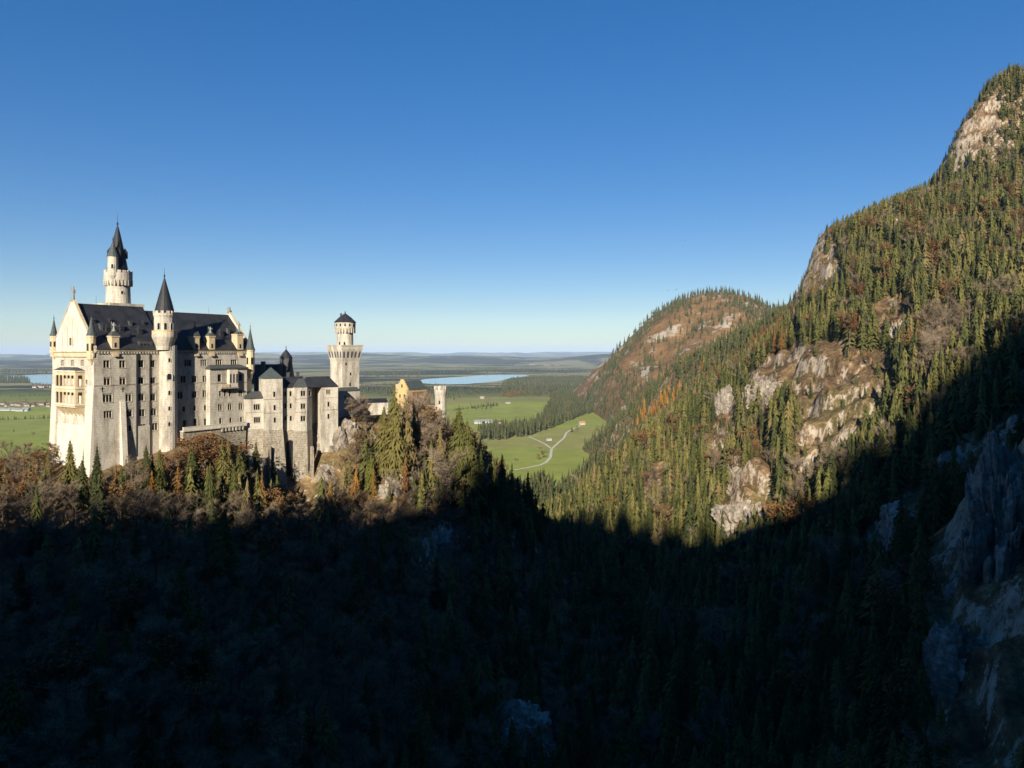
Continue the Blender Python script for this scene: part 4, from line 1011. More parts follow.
ck = (kx(283.9), YK+3); m_ = MB(); m_.lathe(ck, [(2.35, -45), (2.3, kz(368)), (2.7, kz(363)), (2.7, kz(358))], 18); rt = m_.build('round_tower', M['stone_grey_shade'], kn)
m_ = MB(); m_.lathe(ck, [(2.95, kz(358)+.003), (1.6, kz(353.5)), (.08, kz(349))], 16, cap=False); m_.build('cone_roof', M['slate'], rt)
m_ = MB(); m_.lathe(ck, [(.08, kz(349.2)), (.22, kz(348.4)), (.03, kz(345))], 6); m_.build('finial', M['iron'], rt)

# ------------------------------------------------------------------ square tower with round top
SP = Plane(342.4, 320, 48)
q0 = SP.s_of(342.4); q1 = SP.s_of(359.2); YS = 326.0; qz = lambda py: pxz(py, YS)
sw_ = q1-q0; SL = Plane(0, 0, SP.deg-90, 0, SP.p2(q0)); SL.a = (-SP.n[0], -SP.n[1]); SL.n = (-SP.a[0], -SP.a[1])
sq = empty('square_tower', SP.pt(q0+sw_/2, -sw_/2, -45), 'square pale stone tower with flared arcaded top and round drum under a dark cone', 'tower')
fpq = [SP.p2(q0, 0), SP.p2(q1, 0), SP.p2(q1, -sw_*1.05), SP.p2(q0, -sw_*1.05)]
cxs, cys = sum(p[0] for p in fpq)/4, sum(p[1] for p in fpq)/4
grow = lambda k: [(cxs+(p[0]-cxs)*k, cys+(p[1]-cys)*k) for p in fpq]
m_ = MB(); m_.prism(fpq, -48, qz(361), False); m_.build('shaft', st, sq)
m_ = MB(); g1_, g0_ = grow(1.24), grow(1.004)
for i in range(4): m_.quad((*g0_[i], qz(361)), (*g0_[(i+1) % 4], qz(361)), (*g1_[(i+1) % 4], qz(349)), (*g1_[i], qz(349)))
m_.prism(grow(1.24), qz(349), qz(346), True); m_.prism(grow(1.28), qz(346)+.003, qz(345), True, True)
mc = m_.build('machicolation', st, sq)
m_ = MB(); pn = MB()
for fi, cnt in ((0, 5), (3, 5)):
    A0, A1 = g0_[fi], g0_[(fi+1) % 4]; B0, B1 = g1_[fi], g1_[(fi+1) % 4]
    for k in range(cnt):
        f0, f1 = (k+.27)/cnt, (k+.73)/cnt
        for (zt0, zt1, ff0, ff1) in ((.28, .82, f0, f1),):
            pts = []
            nrm = Vector((A1[1]-A0[1], -(A1[0]-A0[0]), 0)).normalized()
            if (Vector((A0[0]-cxs, A0[1]-cys, 0))+Vector((A1[0]-cxs, A1[1]-cys, 0))).dot(nrm) < 0: nrm = -nrm
            def at(f, g):
                a = Vector((A0[0]+(A1[0]-A0[0])*f, A0[1]+(A1[1]-A0[1])*f, 0)); b = Vector((B0[0]+(B1[0]-B0[0])*f, B0[1]+(B1[1]-B0[1])*f, 0)); r_ = a+(b-a)*g; r_.z = qz(361)+(qz(349)-qz(361))*g; return r_+nrm*.05
            fm = (ff0+ff1)/2
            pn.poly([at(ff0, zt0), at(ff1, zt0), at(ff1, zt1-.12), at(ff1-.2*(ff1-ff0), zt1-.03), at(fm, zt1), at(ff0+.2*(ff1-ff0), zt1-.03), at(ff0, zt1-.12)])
    for k in range(cnt+1):
        f = k/cnt
pn.build('arch_shade', M['stone_grey_shade'], mc)  # flat dark panels paint the shade under the arches, nothing is cut in
cr = (uv(344.8, 0)[0]*YS, cys)
r3 = 8.2*YS/700
m_ = MB(); m_.lathe(cr, [(r3*.98, qz(345.2)), (r3*.95, qz(333)), (r3*1.24, qz(328)), (r3*1.26, qz(322.5))], 24); dr = m_.build('round_drum', st, sq)
m_ = MB()
for k in range(20):
    a = 2*math.pi*k/20; d = (math.cos(a), math.sin(a)); m_.obox((cr[0]+r3*1.12*d[0], cr[1]+r3*1.12*d[1]), (-d[1], d[0]), .25, .45, qz(333), qz(328.3))
m_.build('corbel_ring', st, dr)
m_ = MB()
for k in range(14):
    a = 2*math.pi*k/14; d = (math.cos(a), math.sin(a)); m_.obox((cr[0]+r3*1.265*d[0], cr[1]+r3*1.265*d[1]), (-d[1], d[0]), .32, .03, qz(326.5), qz(324))
m_.build('drum_window', M['glass'], dr)
for da in (-.35, .3): drum_window(dr, cr, r3*.98, -math.pi/2+da-.15, qz(345), .8, 1.4)
m_ = MB(); m_.lathe(cr, [(r3*1.36, qz(322.4)), (r3*.75, qz(317.5)), (.1, qz(313))], 20, cap=False); m_.build('cone_roof', M['slate'], dr)
m_ = MB(); m_.lathe(cr, [(.1, qz(313.4)), (.3, qz(312.3)), (.05, qz(311)), (.03, qz(309.6))], 6); m_.build('finial', M['iron'], dr)
m_ = MB(); cc = (cr[0]-1.9, cr[1]); m_.obox(cc, (1, 0), .4, .4, qz(318), qz(313.2)); m_.build('chimney', M['stone_grey_shade'], dr)
sps = window_list(SP, [(346,364,.7,1.3,1,True,True),(350.5,374,.7,1.3,1,True,True),(350,384.5,.8,1.6,1,True,True)])
for (s, z, w, h, n, ar, fr_) in sps:
    m_ = MB(); pbox(m_, SP, s-w/2, s+w/2, .03, .06, z, z+h); m_.build('window_slit', M['glass'], sq)
# low gate-court building and link wall at its foot
lk = empty('court_building', SP.pt(q0, 3, -45), 'low pale stone building at the foot of the square tower', 'castle wing')
LKP = SP.shifted(3.0)
s0, s1, z0, z1, Ym = block(lk, LKP, 338.5, 360, 391, 440, 8, st, [(345.5,397.5,.8,1.7,1,True,True),(348.2,397.5,.8,1.7,1,True,True)], 'wall')
m_ = MB(); m_.poly([LKP.pt(s0-.2, .4, z1+.05), LKP.pt(s1+.2, .4, z1+.05), LKP.pt(s1+.2, -2.9, z1+1.6), LKP.pt(s0-.2, -2.9, z1+1.6)]); m_.build('roof', M['lead'], lk)
cwp = Plane(360, 330, 20); cw = empty('courtyard_wall', cwp.pt(8, -1, -40), 'low pale courtyard wall with dark roof beside the square tower', 'wall')
s0, s1, z0, z1, Ym = block(cw, cwp, 360.5, 388, 402.5, 425, 5, st, [], 'wall')
m_ = MB(); m_.poly([cwp.pt(s0, .5, z1+.03), cwp.pt(s1, .5, z1+.03), cwp.pt(s1, -5.2, z1+1.6), cwp.pt(s0, -5.2, z1+1.6)]); m_.build('roof', M['slate'], cw)

# ------------------------------------------------------------------ yellow gatehouse and the round battlemented gate tower
YG = 345.0; gz = lambda py: pxz(py, YG); GPn = Plane(396.2, YG, -33)
gh = empty('gatehouse', GPn.pt(5, -6, gz(420)), 'yellow stepped gable gatehouse with grey green roof among the trees', 'gatehouse')
s0, s1 = GPn.s_of(396.4), GPn.s_of(407.8); sm = (s0+s1)/2; ze = gz(389); zt = gz(379.2)
m_ = MB(); A_ = []
nst = 5; prof = [(s0, gz(425)), (s1, gz(425)), (s1, ze)]
for k in range(nst):
    x = s1+(sm-s1)*(k+1)/(nst+.6); prof += [(s1+(sm-s1)*k/(nst+.6), ze+(zt-ze)*(k+1)/nst), (x, ze+(zt-ze)*(k+1)/nst)]
for k in reversed(range(nst)):
    x = s0+(sm-s0)*(k+1)/(nst+.6); prof += [(x, ze+(zt-ze)*(k+1)/nst), (s0+(sm-s0)*k/(nst+.6), ze+(zt-ze)*(k+1)/nst)]
prof.append((s0, ze))
A_ = [GPn.pt(s, 0, z) for s, z in prof]; B_ = [GPn.pt(s, -.8, z) for s, z in prof]; m_.poly(A_); m_.poly(B_[::-1])
for i in range(len(A_)): m_.quad(A_[i], A_[(i+1) % len(A_)], B_[(i+1) % len(B_)], B_[i])
m_.build('stepped_gable', M['yellow_brick'], gh)
m_ = MB(); dp = 14.0; m_.prism([GPn.p2(s0, -.81), GPn.p2(s1, -.81), GPn.p2(s1, -dp), GPn.p2(s0, -dp)], gz(425), ze-.3, False); m_.build('wall', M['yellow_brick'], gh)
m_ = MB(); zz = zt-.9; m_.quad(GPn.pt(s1+.3, -.82, ze-.3), GPn.pt(s1+.3, -dp, ze-.3), GPn.pt(sm, -dp, zz), GPn.pt(sm, -.82, zz)); m_.quad(GPn.pt(s0-.3, -.82, ze-.3), GPn.pt(sm, -.82, zz), GPn.pt(sm, -dp, zz), GPn.pt(s0-.3, -dp, ze-.3)); m_.poly([GPn.pt(s1+.3, -dp, ze-.3), GPn.pt(s0-.3, -dp, ze-.3), GPn.pt(sm, -dp, zz)]); m_.build('roof', M['copper'], gh)
m_ = MB(); pbox(m_, GPn, s1+.01, s1+2.6, -14, -.5, gz(425), gz(392)); m_.build('side_wing', M['red_brick'], gh)
m_ = MB(); pbox(m_, GPn, s0-3.6, s0-.01, -8, -2, gz(425), gz(384.5)); m_.build('white_wing', M['house_white'], gh)
for (px, py) in ((400, 396), (404.5, 396), (402, 386), (400, 405), (405, 405)):
    s, z = GPn.fp(px, py); m_ = MB(); pbox(m_, GPn, s-.4, s+.4, .03, .07, z-.8, z+.8); m_.build('window', M['glass'], gh)
YR = 341.0; rc_ = (uv(440.6, 0)[0]*YR, YR); rz = lambda py: pxz(py, YR)
gt = empty('gate_tower', (rc_[0], rc_[1], rz(425)), 'round pale battlemented gate tower right of the yellow gatehouse', 'tower')
m_ = MB(); m_.lathe(rc_, [(2.75, rz(428)), (2.7, rz(396)), (3.15, rz(391.5)), (3.15, rz(389.5)), (2.6, rz(389.4))], 22); m_.build('shaft', st, gt)
crenels(gt, rc_, 3.15, rz(389.5), 9, 1.7, 1.15, st)
for (da, py) in ((.1, 402), (-.5, 408), (.35, 413)): drum_window(gt, rc_, 2.72, -math.pi/2-.2+da, rz(py)-.9, .7, 1.8)
m_ = MB(); m_.tube((rc_[0]+2.0, rc_[1], rz(389.4)), (rc_[0]+2.0, rc_[1], rz(383)), .06, .04, 5); m_.build('pole', M['iron'], gt)
lw = empty('gate_wall', (uv(428, 0)[0]*YR, YR, rz(425)), 'red brick wall between gatehouse and round gate tower', 'wall')
m_ = MB(); wp = Plane(417, YR+2, 5); a_, b_ = wp.s_of(417), wp.s_of(437); pbox(m_, wp, a_, b_, -1.2, 0, rz(428), rz(405)); m_.build('wall', M['red_brick'], lw)
m_ = MB(); pbox(m_, wp, a_-.1, b_-.2, -1.4, .2, rz(405)+.003, rz(404)); m_.build('coping', M['slate'], lw)
for px in (421, 428):
    t_ = wp.s_of(px); m_ = MB(); pbox(m_, wp, t_-.4, t_+.4, -1.0, -.2, rz(404)+.003, rz(402)); m_.build('chimney', M['stone_grey_shade'], lw)

# ------------------------------------------------------------------ terrace with balustrade below the palace
TP = FP.shifted(5.0); a_, b_ = TP.s_of(183), TP.s_of(246); Ya = TP.Yat((a_+b_)/2)
te_ = empty('terrace', TP.pt((a_+b_)/2, -2, -40), 'pale stone viewing terrace with arcaded parapet along the palace foot', 'terrace')
zA = pxz(431, TP.Yat(a_)); m_ = MB(); pbox(m_, TP, a_, b_, -2.3, 0, zA-18, zA-.35); m_.build('retaining_wall', M['stone_rustic'], te_)
m_ = MB(); pbox(m_, TP, a_-.2, b_, -2.3, .6, zA-.347, zA); m_.build('walkway', st, te_)
m_ = MB(); pbox(m_, TP, a_-.2, b_, .1, .5, zA+.003, zA+1.15); pbox(m_, TP, a_-.2, b_, .02, .58, zA+1.153, zA+1.35); m_.build('parapet', sw, te_)
m_ = MB(); nq = int((b_-a_)/1.5)
for k in range(nq):
    c_ = a_+.75+k*1.5
    if c_ > TP.s_of(221): pbox(m_, TP, c_-.3, c_+.3, .003, .58, zA-1.7, zA-.353)
m_.build('brackets', st, te_)
# ================================================================== TREES
def tree_arrays(parts):
    """parts: [(verts list, faces list(quads/tris as 4-tuples), mat index)] -> numpy"""
    V = []; Fc = []; MI = []
    for v, f, m in parts:
        b = len(V); V += v
        for q in f:
            q = tuple(x+b for x in q); Fc.append(q if len(q) == 4 else (q[0], q[1], q[2], q[2])); MI.append(m)
    return np.array(V, np.float32), np.array(Fc, np.int32), np.array(MI, np.int32)
def trunk_parts(h, r, seg=5, lean=0.0):
    v = []; f = []
    for k, (z, rr) in enumerate(((-.08*h, r*1.15), (.12*h, r), (.5*h, r*.65), (h*.94, r*.12))):
        for i in range(seg):
            a = 2*math.pi*i/seg; v.append((rr*math.cos(a)+lean*z, rr*math.sin(a), z))
    for k in range(3):
        for i in range(seg):
            j = (i+1) % seg; f.append((k*seg+i, k*seg+j, (k+1)*seg+j, (k+1)*seg+i))
    return v, f
def spruce_crown(rng, h=1.0, rad=.17, levels=17, mmax=9, base=.10, gaps=.08, power=.85, boughs=True, jag=11, skirts=14):
    """ragged overlapping skirts of needles, with loose boughs reaching out of them; unit height"""
    v = []; f = []
    side = rng.uniform(0, 6.28); squash = rng.uniform(.8, 1.0)
    def prof(t): return rad*((1-t)**power)*(.62+.38*min(1, (t+.04)*7))+.008
    for k in range(skirts):
        t = (k+rng.uniform(-.25, .25))/(skirts-.4); t = min(max(t, 0), .97); z = base+(1-base-.01)*t
        r = prof(t)*rng.uniform(.70, 1.0)*(.72 if boughs else 1.08); dz = (1-base)/skirts*rng.uniform(1.5, 2.1); m = max(5, int(jag*(.55+.45*(1-t)))); a0 = rng.uniform(0, 6.28)
        b = len(v); v.append((0, 0, min(z+dz*.55, 1.0)*h))
        for i in range(2*m):
            a = a0+math.pi*i/m; out = i % 2 == 0
            rr = r*(rng.uniform(.82, 1.25) if out else rng.uniform(.42, .62))*(1+.10*math.cos(a-side)); zz = z-(dz*rng.uniform(.35, .75) if out else dz*rng.uniform(0, .25))
            if rng.random() < gaps: rr *= .55
            v.append((math.cos(a)*rr*h, math.sin(a)*rr*squash*h, zz*h))
        for i in range(2*m): f.append((b, b+1+i, b+1+(i+1) % (2*m)))
    for k in range(levels if boughs else 0):
        t = (k+rng.uniform(-.3, .3))/(levels-1); t = min(max(t, 0), .985)
        z = base+(1-base-.02)*t; r = prof(t)*rng.uniform(.78, 1.15); m = max(4, int(mmax*(.45+.55*(1-t)))); a0 = rng.uniform(0, 6.28)
        for i in range(m):
            if rng.random() < gaps: continue
            a = a0+2*math.pi*(i+rng.uniform(-.3, .3))/m; rr = r*rng.uniform(.62, 1.15)*(1+.12*math.cos(a-side))
            ca, sa = math.cos(a), math.sin(a); w = rr*rng.uniform(.10, .17)+.003; dr = rr*rng.uniform(.25, .62); up = rr*.10
            def p(x, y, zz): return ((ca*x-sa*y)*h, (sa*x+ca*y)*h, (z+zz)*h)
            b = len(v)
            v += [p(0, 0, .012), p(rr*.55, w, -dr*.42+up), p(rr*.58, 0, -dr*.25+up), p(rr*.55, -w, -dr*.42+up), p(rr, rng.uniform(-.3, .3)*w, -dr)]
            f += [(b, b+2, b+1), (b, b+3, b+2), (b+1, b+2, b+4), (b+2, b+3, b+4)]
            for _ in range(3):
                x = rr*rng.uniform(.4, 1.0); y = w*rng.uniform(-1.3, 1.3); hz = rr*rng.uniform(.18, .36)+.008; b = len(v); zz = -dr*(x/rr)*.8
                v += [p(x-.35*w, y-.5*w, zz), p(x+.35*w, y+.5*w, zz), p(x+rng.uniform(-.3, .3)*w, y, zz-hz)]; f.append((b, b+1, b+2))
    b = len(v); v += [(.010*h, 0, .93*h), (-.005*h, .008*h, .93*h), (-.005*h, -.008*h, .93*h), (0, 0, 1.02*h)]; f += [(b, b+1, b+3), (b+1, b+2, b+3), (b+2, b, b+3)]
    return v, f
def limb(v, f, p0, p1, r0, r1, seg=4):
    p0 = Vector(p0); p1 = Vector(p1); q = (p1-p0).to_track_quat('Z', 'Y'); b = len(v)
    for p, r in ((p0, r0), (p1, r1)):
        for i in range(seg):
            a = 2*math.pi*i/seg; v.append(tuple(p+q @ Vector((r*math.cos(a), r*math.sin(a), 0))))
    for i in range(seg):
        j = (i+1) % seg; f.append((b+i, b+j, b+seg+j, b+seg+i))
def broadleaf(rng, spread=.30, twigs=420, leaves=0, leafsize=.028, limbs=9, low=.22):
    """returns (wood v,f), (twig v,f), (leaf v,f); unit height"""
    wv, wf = trunk_parts(.85, .016, 5); tv = []; tf = []; lv = []; lf = []; tips = []
    for i in range(limbs):
        z = low+.5*rng.random()**.8; a = rng.uniform(0, 6.28); ln = spread*rng.uniform(.7, 1.1)*(1-.5*max(0, z-.45)); el = rng.uniform(.5, 1.15)
        p0 = Vector((0, 0, z)); p1 = p0+Vector((math.cos(a)*math.cos(el), math.sin(a)*math.cos(el), math.sin(el)))*ln
        limb(wv, wf, p0, p1, .008, .004); tips.append((p0, p1))
        for k in range(3):
            q0 = p0.lerp(p1, rng.uniform(.4, .95)); a2 = a+rng.uniform(-1.2, 1.2); e2 = rng.uniform(.4, 1.3); l2 = ln*rng.uniform(.4, .75)
            q1 = q0+Vector((math.cos(a2)*math.cos(e2), math.sin(a2)*math.cos(e2), math.sin(e2)))*l2
            if q1.z > 1: q1.z = 1-.05*rng.random()
            limb(wv, wf, q0, q1, .004, .0015, 3); tips.append((q0, q1))
    for i in range(twigs):
        p0, p1 = rng.choice(tips); q = p0.lerp(p1, rng.uniform(.3, 1.0)); a = rng.uniform(0, 6.28); e = rng.uniform(-.1, 1.4); l = rng.uniform(.05, .13)
        d = Vector((math.cos(a)*math.cos(e), math.sin(a)*math.cos(e), math.sin(e))); s = d.cross(Vector((rng.uniform(-1, 1), rng.uniform(-1, 1), rng.uniform(-1, 1)))).normalized()*.0026
        b = len(tv); tv += [tuple(q-s), tuple(q+s), tuple(q+d*l)]; tf.append((b, b+1, b+2))
    for i in range(leaves):
        p0, p1 = rng.choice(tips); c = p0.lerp(p1, rng.uniform(.25, 1.1))+Vector((rng.gauss(0, 1), rng.gauss(0, 1), rng.gauss(0, .8)))*.045
        u_ = Vector((rng.uniform(-1, 1), rng.uniform(-1, 1), rng.uniform(-.6, .6))).normalized(); w_ = u_.cross(Vector((rng.uniform(-1, 1), rng.uniform(-1, 1), rng.uniform(-1, 1)))).normalized(); s = leafsize*rng.uniform(.5, 1.2)
        b = len(lv); lv += [tuple(c-u_*s), tuple(c+w_*s*.8), tuple(c+u_*s), tuple(c-w_*s*.8)]; lf.append((b, b+1, b+2, b+3))
    return (wv, wf), (tv, tf), (lv, lf)

rng = random.Random(11)
KIND = {}      # kind -> list of dict(trunk=(v,f), crown arrays...)
def mk_mesh(name, v, f, mats, mi=None):
    me = bpy.data.meshes.new(name); me.from_pydata(v, [], f)
    for m in mats: me.materials.append(m)
    if mi: me.polygons.foreach_set('material_index', mi)
    me.update(); return me
def reg(kind, trunk, crown_sets, crown_name):
    """crown_sets: [(v,f,mat key)]"""
    cv = []; cf = []; ci = []; mats = []
    for v, f, mk in crown_sets:
        if not f: continue
        b = len(cv); cv += v; cf += [tuple(x+b for x in q) for q in f]; ci += [len(mats)]*len(f); mats.append(M[mk])
    arr = tree_arrays([(trunk[0], trunk[1], 0)]+[(v, f, i+1) for i, (v, f, mk) in enumerate([c for c in crown_sets if c[1]])])
    KIND.setdefault(kind, []).append(dict(trunk=mk_mesh('trunk', trunk[0], trunk[1], [M['bark']]), crown=mk_mesh(crown_name, cv, cf, mats, ci), arr=arr, mats=[M['bark']]+mats, cname=crown_name))
for i in range(6):
    cr_ = spruce_crown(rng, rad=rng.uniform(.17, .24), levels=34, mmax=20, base=rng.uniform(.05, .14), skirts=18, jag=12, power=.72); reg('spruce', trunk_parts(1.0, .013), [(*cr_, 'spruce')], 'crown')
for i in range(2):
    cr_ = spruce_crown(rng, rad=.24, levels=22, mmax=16, base=.03, gaps=.02, power=.7, skirts=16, jag=14); reg('young_spruce', trunk_parts(1.0, .016), [(*cr_, 'spruce_bright')], 'crown')
for i in range(3):      # slim, thin-crowned larches in autumn colour
    cr_ = spruce_crown(rng, rad=.15, levels=20, mmax=11, base=.12, gaps=.3, skirts=13, jag=9); reg('larch', trunk_parts(1.0, .012), [(*cr_, 'larch')], 'crown')
for i in range(3):
    cr_ = spruce_crown(rng, rad=.17, levels=22, mmax=12, base=.10, gaps=.15, skirts=13, jag=9); reg('gold_larch', trunk_parts(1.0, .012), [(*cr_, 'gold')], 'crown')
for i in range(5):
    w, t, l = broadleaf(rng, .32, 1300, 0); reg('bare_tree', w, [(*t, 'twig')], 'twigs')
for i in range(3):
    w, t, l = broadleaf(rng, .34, 160, 620, .026); reg('autumn_tree', w, [(*t, 'twig'), (*l, 'beech')], 'crown')
for i in range(2):
    w, t, l = broadleaf(rng, .55, 700, 420, .036, 11, .05); reg('shrub', w, [(*t, 'twig'), (*l, 'brush')], 'foliage')
for i in range(6):      # light versions for the mass of the forest and the far woods
    cr_ = spruce_crown(rng, rad=rng.uniform(.19, .27), base=.03, boughs=False, skirts=12, jag=9, power=rng.uniform(.68, .85)); reg('spruce_mass', trunk_parts(1.0, .013, 3), [(*cr_, 'spruce')], 'crown')
for i in range(2):
    cr_ = spruce_crown(rng, rad=rng.uniform(.24, .29), base=.0, boughs=False, skirts=10, jag=10, power=.5, gaps=.2); reg('spruce_mass', trunk_parts(1.0, .013, 3), [(*cr_, 'spruce')], 'crown')
for i in range(2):
    w, t, l = broadleaf(rng, .34, 420, 0, limbs=6); reg('bare_mass', w, [(*t, 'twig')], 'twigs')
for i in range(2):
    w, t, l = broadleaf(rng, .34, 50, 200, .045, limbs=6); reg('autumn_mass', w, [(*t, 'twig'), (*l, 'larch')], 'crown')
for i in range(2):
    v, f = spruce_crown(rng, rad=.21, base=.0, gaps=0, boughs=False, skirts=5, jag=5); reg('far_conifer', trunk_parts(1.0, .02, 3), [(v, f, 'far_wood')], 'crown')

def plant(kind, x, y, z, h, label, cat, group, name=None, k=None, wide=1.0):
    d = KIND[kind][rng.randrange(len(KIND[kind])) if k is None else k % len(KIND[kind])]
    o = empty(name or kind, (x, y, z-.3), label, cat, group); o.rotation_euler = (0, 0, rng.uniform(0, 6.28)); o.scale = (h*wide, h*wide, h)
    for nm, me in (('trunk', d['trunk']), (d['cname'], d['crown'])):
        c = bpy.data.objects.new(nm, me); COL.objects.link(c); c.parent = o
    return o
def mass(name, kind, pts, label, cat='forest'):
    """pts: [(x,y,z,h)] -> ONE merged mesh"""
    if len(pts) == 0: return
    V = []; Fa = []; MI = []; RN = []; b = 0; rs = np.random.RandomState(5)
    vars_ = KIND[kind]
    for (x, y, z, h) in pts:
        d = vars_[rs.randint(len(vars_))]; v, f, mi = d['arr']; a = rs.rand()*6.28; ca, sa = math.cos(a), math.sin(a); w = h*rs.uniform(.85, 1.25)
        V.append(np.stack([x+w*(ca*v[:, 0]-sa*v[:, 1]), y+w*(sa*v[:, 0]+ca*v[:, 1]), z-.4+h*v[:, 2]], 1)); Fa.append(f+b); MI.append(mi); RN.append(np.full(len(v), rs.rand(), np.float32)); b += len(v)
    V = np.concatenate(V); Fa = np.concatenate(Fa); MI = np.concatenate(MI); RN = np.concatenate(RN)
    # mixed triangles and quads: drop the doubled corner
    tri = Fa[:, 2] == Fa[:, 3]
    tot = np.where(tri, 3, 4); start = np.concatenate([[0], np.cumsum(tot)[:-1]]); flat = Fa.ravel()[np.stack([np.ones(len(Fa), bool)]*3+[~tri], 1).ravel()]
    me = bpy.data.meshes.new(name); me.vertices.add(len(V)); me.vertices.foreach_set('co', V.astype(np.float32).ravel())
    me.loops.add(len(flat)); me.loops.foreach_set('vertex_index', flat.astype(np.int32)); me.polygons.add(len(Fa)); me.polygons.foreach_set('loop_start', start.astype(np.int32))
    for m in vars_[0]['mats']: me.materials.append(m)
    me.polygons.foreach_set('material_index', MI.astype(np.int32))
    at = me.attributes.new('rnd', 'FLOAT', 'POINT'); at.data.foreach_set('value', RN); me.update(calc_edges=True)
    o = bpy.data.objects.new(name, me); COL.objects.link(o); return tag(o, label, cat, kind='stuff')

# ------------------------------------------------------------------ trees the photograph shows one by one around the castle
KINDNAME = {'spruce': ('spruce_tree', 'spruce'), 'young_spruce': ('spruce_tree', 'spruce'), 'larch': ('larch_tree', 'larch'), 'bare_tree': ('bare_tree', 'tree'), 'autumn_tree': ('beech_tree', 'tree'), 'shrub': ('shrub', 'shrub')}
hero_xy = []
def hero(kind, px, pbase, ptop, label, wide=1.0, Y=None):
    if Y is None:
        hp = hit(px, pbase)
        if hp is None: return
    else: hp = (uv(px, 0)[0]*Y, Y, Hf(uv(px, 0)[0]*Y, Y))
    x, y, z = hp; h = max(3.0, (HY-ptop)/F*y-z); wide *= .84 if kind == 'spruce' else 1; nm, ct_ = KINDNAME[kind]
    plant(kind, x, y, z, h, label, ct_, None, nm, wide=wide); hero_xy.append((x, y))
for h_ in [
    ('spruce', 70, 486, 438, 'green spruce in front of the palace gable, left of the corner buttress', 1.25),
    ('spruce', 97, 492, 444, 'slim spruce touching the corner buttress of the palace gable'),
    ('spruce', 121, 500, 464, 'small spruce at the foot of the tall palace buttress'),
    ('spruce', 146, 492, 443, 'spruce left of the palace stair tower'),
    ('spruce', 160, 500, 447, 'broad spruce directly under the palace stair tower', 1.2),
    ('spruce', 193, 506, 446, 'broad yellow green spruce beneath the left end of the terrace', 1.3),
    ('spruce', 228, 500, 436, 'dark spruce below the terrace brackets'),
    ('spruce', 247, 492, 449, 'left one of two green spruces at the foot of the low castle block'),
    ('spruce', 256, 492, 440, 'taller right one of two green spruces at the foot of the low castle block'),
    ('spruce', 271, 484, 441, 'dark spruce standing against the plinth of the square capped tower'),
    ('young_spruce', 277, 512, 474, 'small yellow green spruce on the rock below the square capped tower'),
    ('young_spruce', 371, 492, 452, 'bright green bushy spruce on the brown slope below the square tower', 1.0),
    ('spruce', 394, 482, 380, 'tallest spruce beside the yellow gatehouse', 1.0),
    ('spruce', 406, 474, 398, 'slender spruce hiding the foot of the yellow gatehouse', .9),
    ('spruce', 414, 462, 408, 'small spruce right of the yellow gatehouse'),
    ('spruce', 440, 500, 424, 'yellow green spruce below the round gate tower', .9),
    ('spruce', 459, 505, 404, 'tall spruce just right of the round gate tower', 1.1),
    ('spruce', 467, 508, 418, 'full crowned spruce among the trees right of the gate tower', 1.2),
    ('spruce', 481, 512, 448, 'spruce at the right end of the castle ridge'),
    ('spruce', 502, 522, 452, 'yellow green spruce overlapping the green meadow edge'),
    ('spruce', 528, 534, 470, 'dark spruce standing before the green meadow, castle side'),
    ('larch', 512, 528, 462, 'thin yellowish larch near the green meadow edge'),
    ('bare_tree', 425, 470, 418, 'bare tree between gatehouse and round gate tower'),
    ('bare_tree', 418, 452, 388, 'bare reddish tree in front of the gatehouse roof'),
    ('bare_tree', 352, 428, 392, 'bare round crowned tree at the foot of the square tower', 1.3),
    ('bare_tree', 366, 436, 398, 'bare tree before the low courtyard wall', 1.2),
    ('bare_tree', 445, 520, 440, 'bare brown tree in front of the gate tower spruces', 1.1),
    ('bare_tree', 432, 470, 405, 'bare tree beside the red gate wall'),
    ('bare_tree', 135, 510, 458, 'bare grey tree under the palace south front'),
    ('autumn_tree', 205, 480, 432, 'rust brown bush crowned tree on the knoll beside the stair tower', 1.5),
    ('autumn_tree', 216, 486, 440, 'rust brown tree at the right of the knoll below the terrace', 1.4),
    ('autumn_tree', 190, 470, 436, 'low rust brown tree on the knoll touching the stair tower', 1.4),
    ('autumn_tree', 36, 478, 450, 'orange brown bush left of the palace gable', 1.5),
    ('shrub', 56, 462, 441, 'rust shrub at the foot of the palace gable', 1.3),
    ('shrub', 44, 468, 447, 'rust shrub near the left corner of the palace', 1.3),
    ('spruce', 48, 478, 452, 'small dark spruce by the rust shrubs left of the palace', 1.2),
    ('spruce', 222, 500, 440, 'green spruce before the terrace retaining wall', 1.2),
    ('spruce', 239, 500, 444, 'dark green spruce at the right end of the terrace wall', 1.2),
    ('autumn_tree', 231, 486, 440, 'rust tree before the terrace brackets', 1.3),
    ('bare_tree', 412, 455, 391, 'bare brown tree in front of the red brick side wing', 1.3),
    ('autumn_tree', 427, 452, 403, 'rust tree in front of the red gate wall', 1.3),
    ('bare_tree', 434, 458, 408, 'bare tree at the foot of the round gate tower', 1.2),
    ('spruce', 384, 478, 404, 'spruce left of the tallest gatehouse spruce', 1.1),
    ('larch', 116, 512, 462, 'golden larch below the tall palace buttress', 1.2),
    ('larch', 178, 512, 458, 'golden larch under the stair tower knoll', 1.2),
    ('spruce', 82, 508, 458, 'full green spruce in front of the corner buttress foot', 1.3),
    ('spruce', 210, 520, 462, 'tall green spruce on the slope below the knoll', 1.2),
    ('larch', 262, 522, 470, 'golden larch below the pair of green spruces', 1.2),
    ('bare_tree', 8, 478, 438, 'bare tree at the left edge of the castle hill', 1.0),
    ('bare_tree', 24, 476, 440, 'bare bushy tree left of the orange brown bush', 1.4)]: hero(*h_)

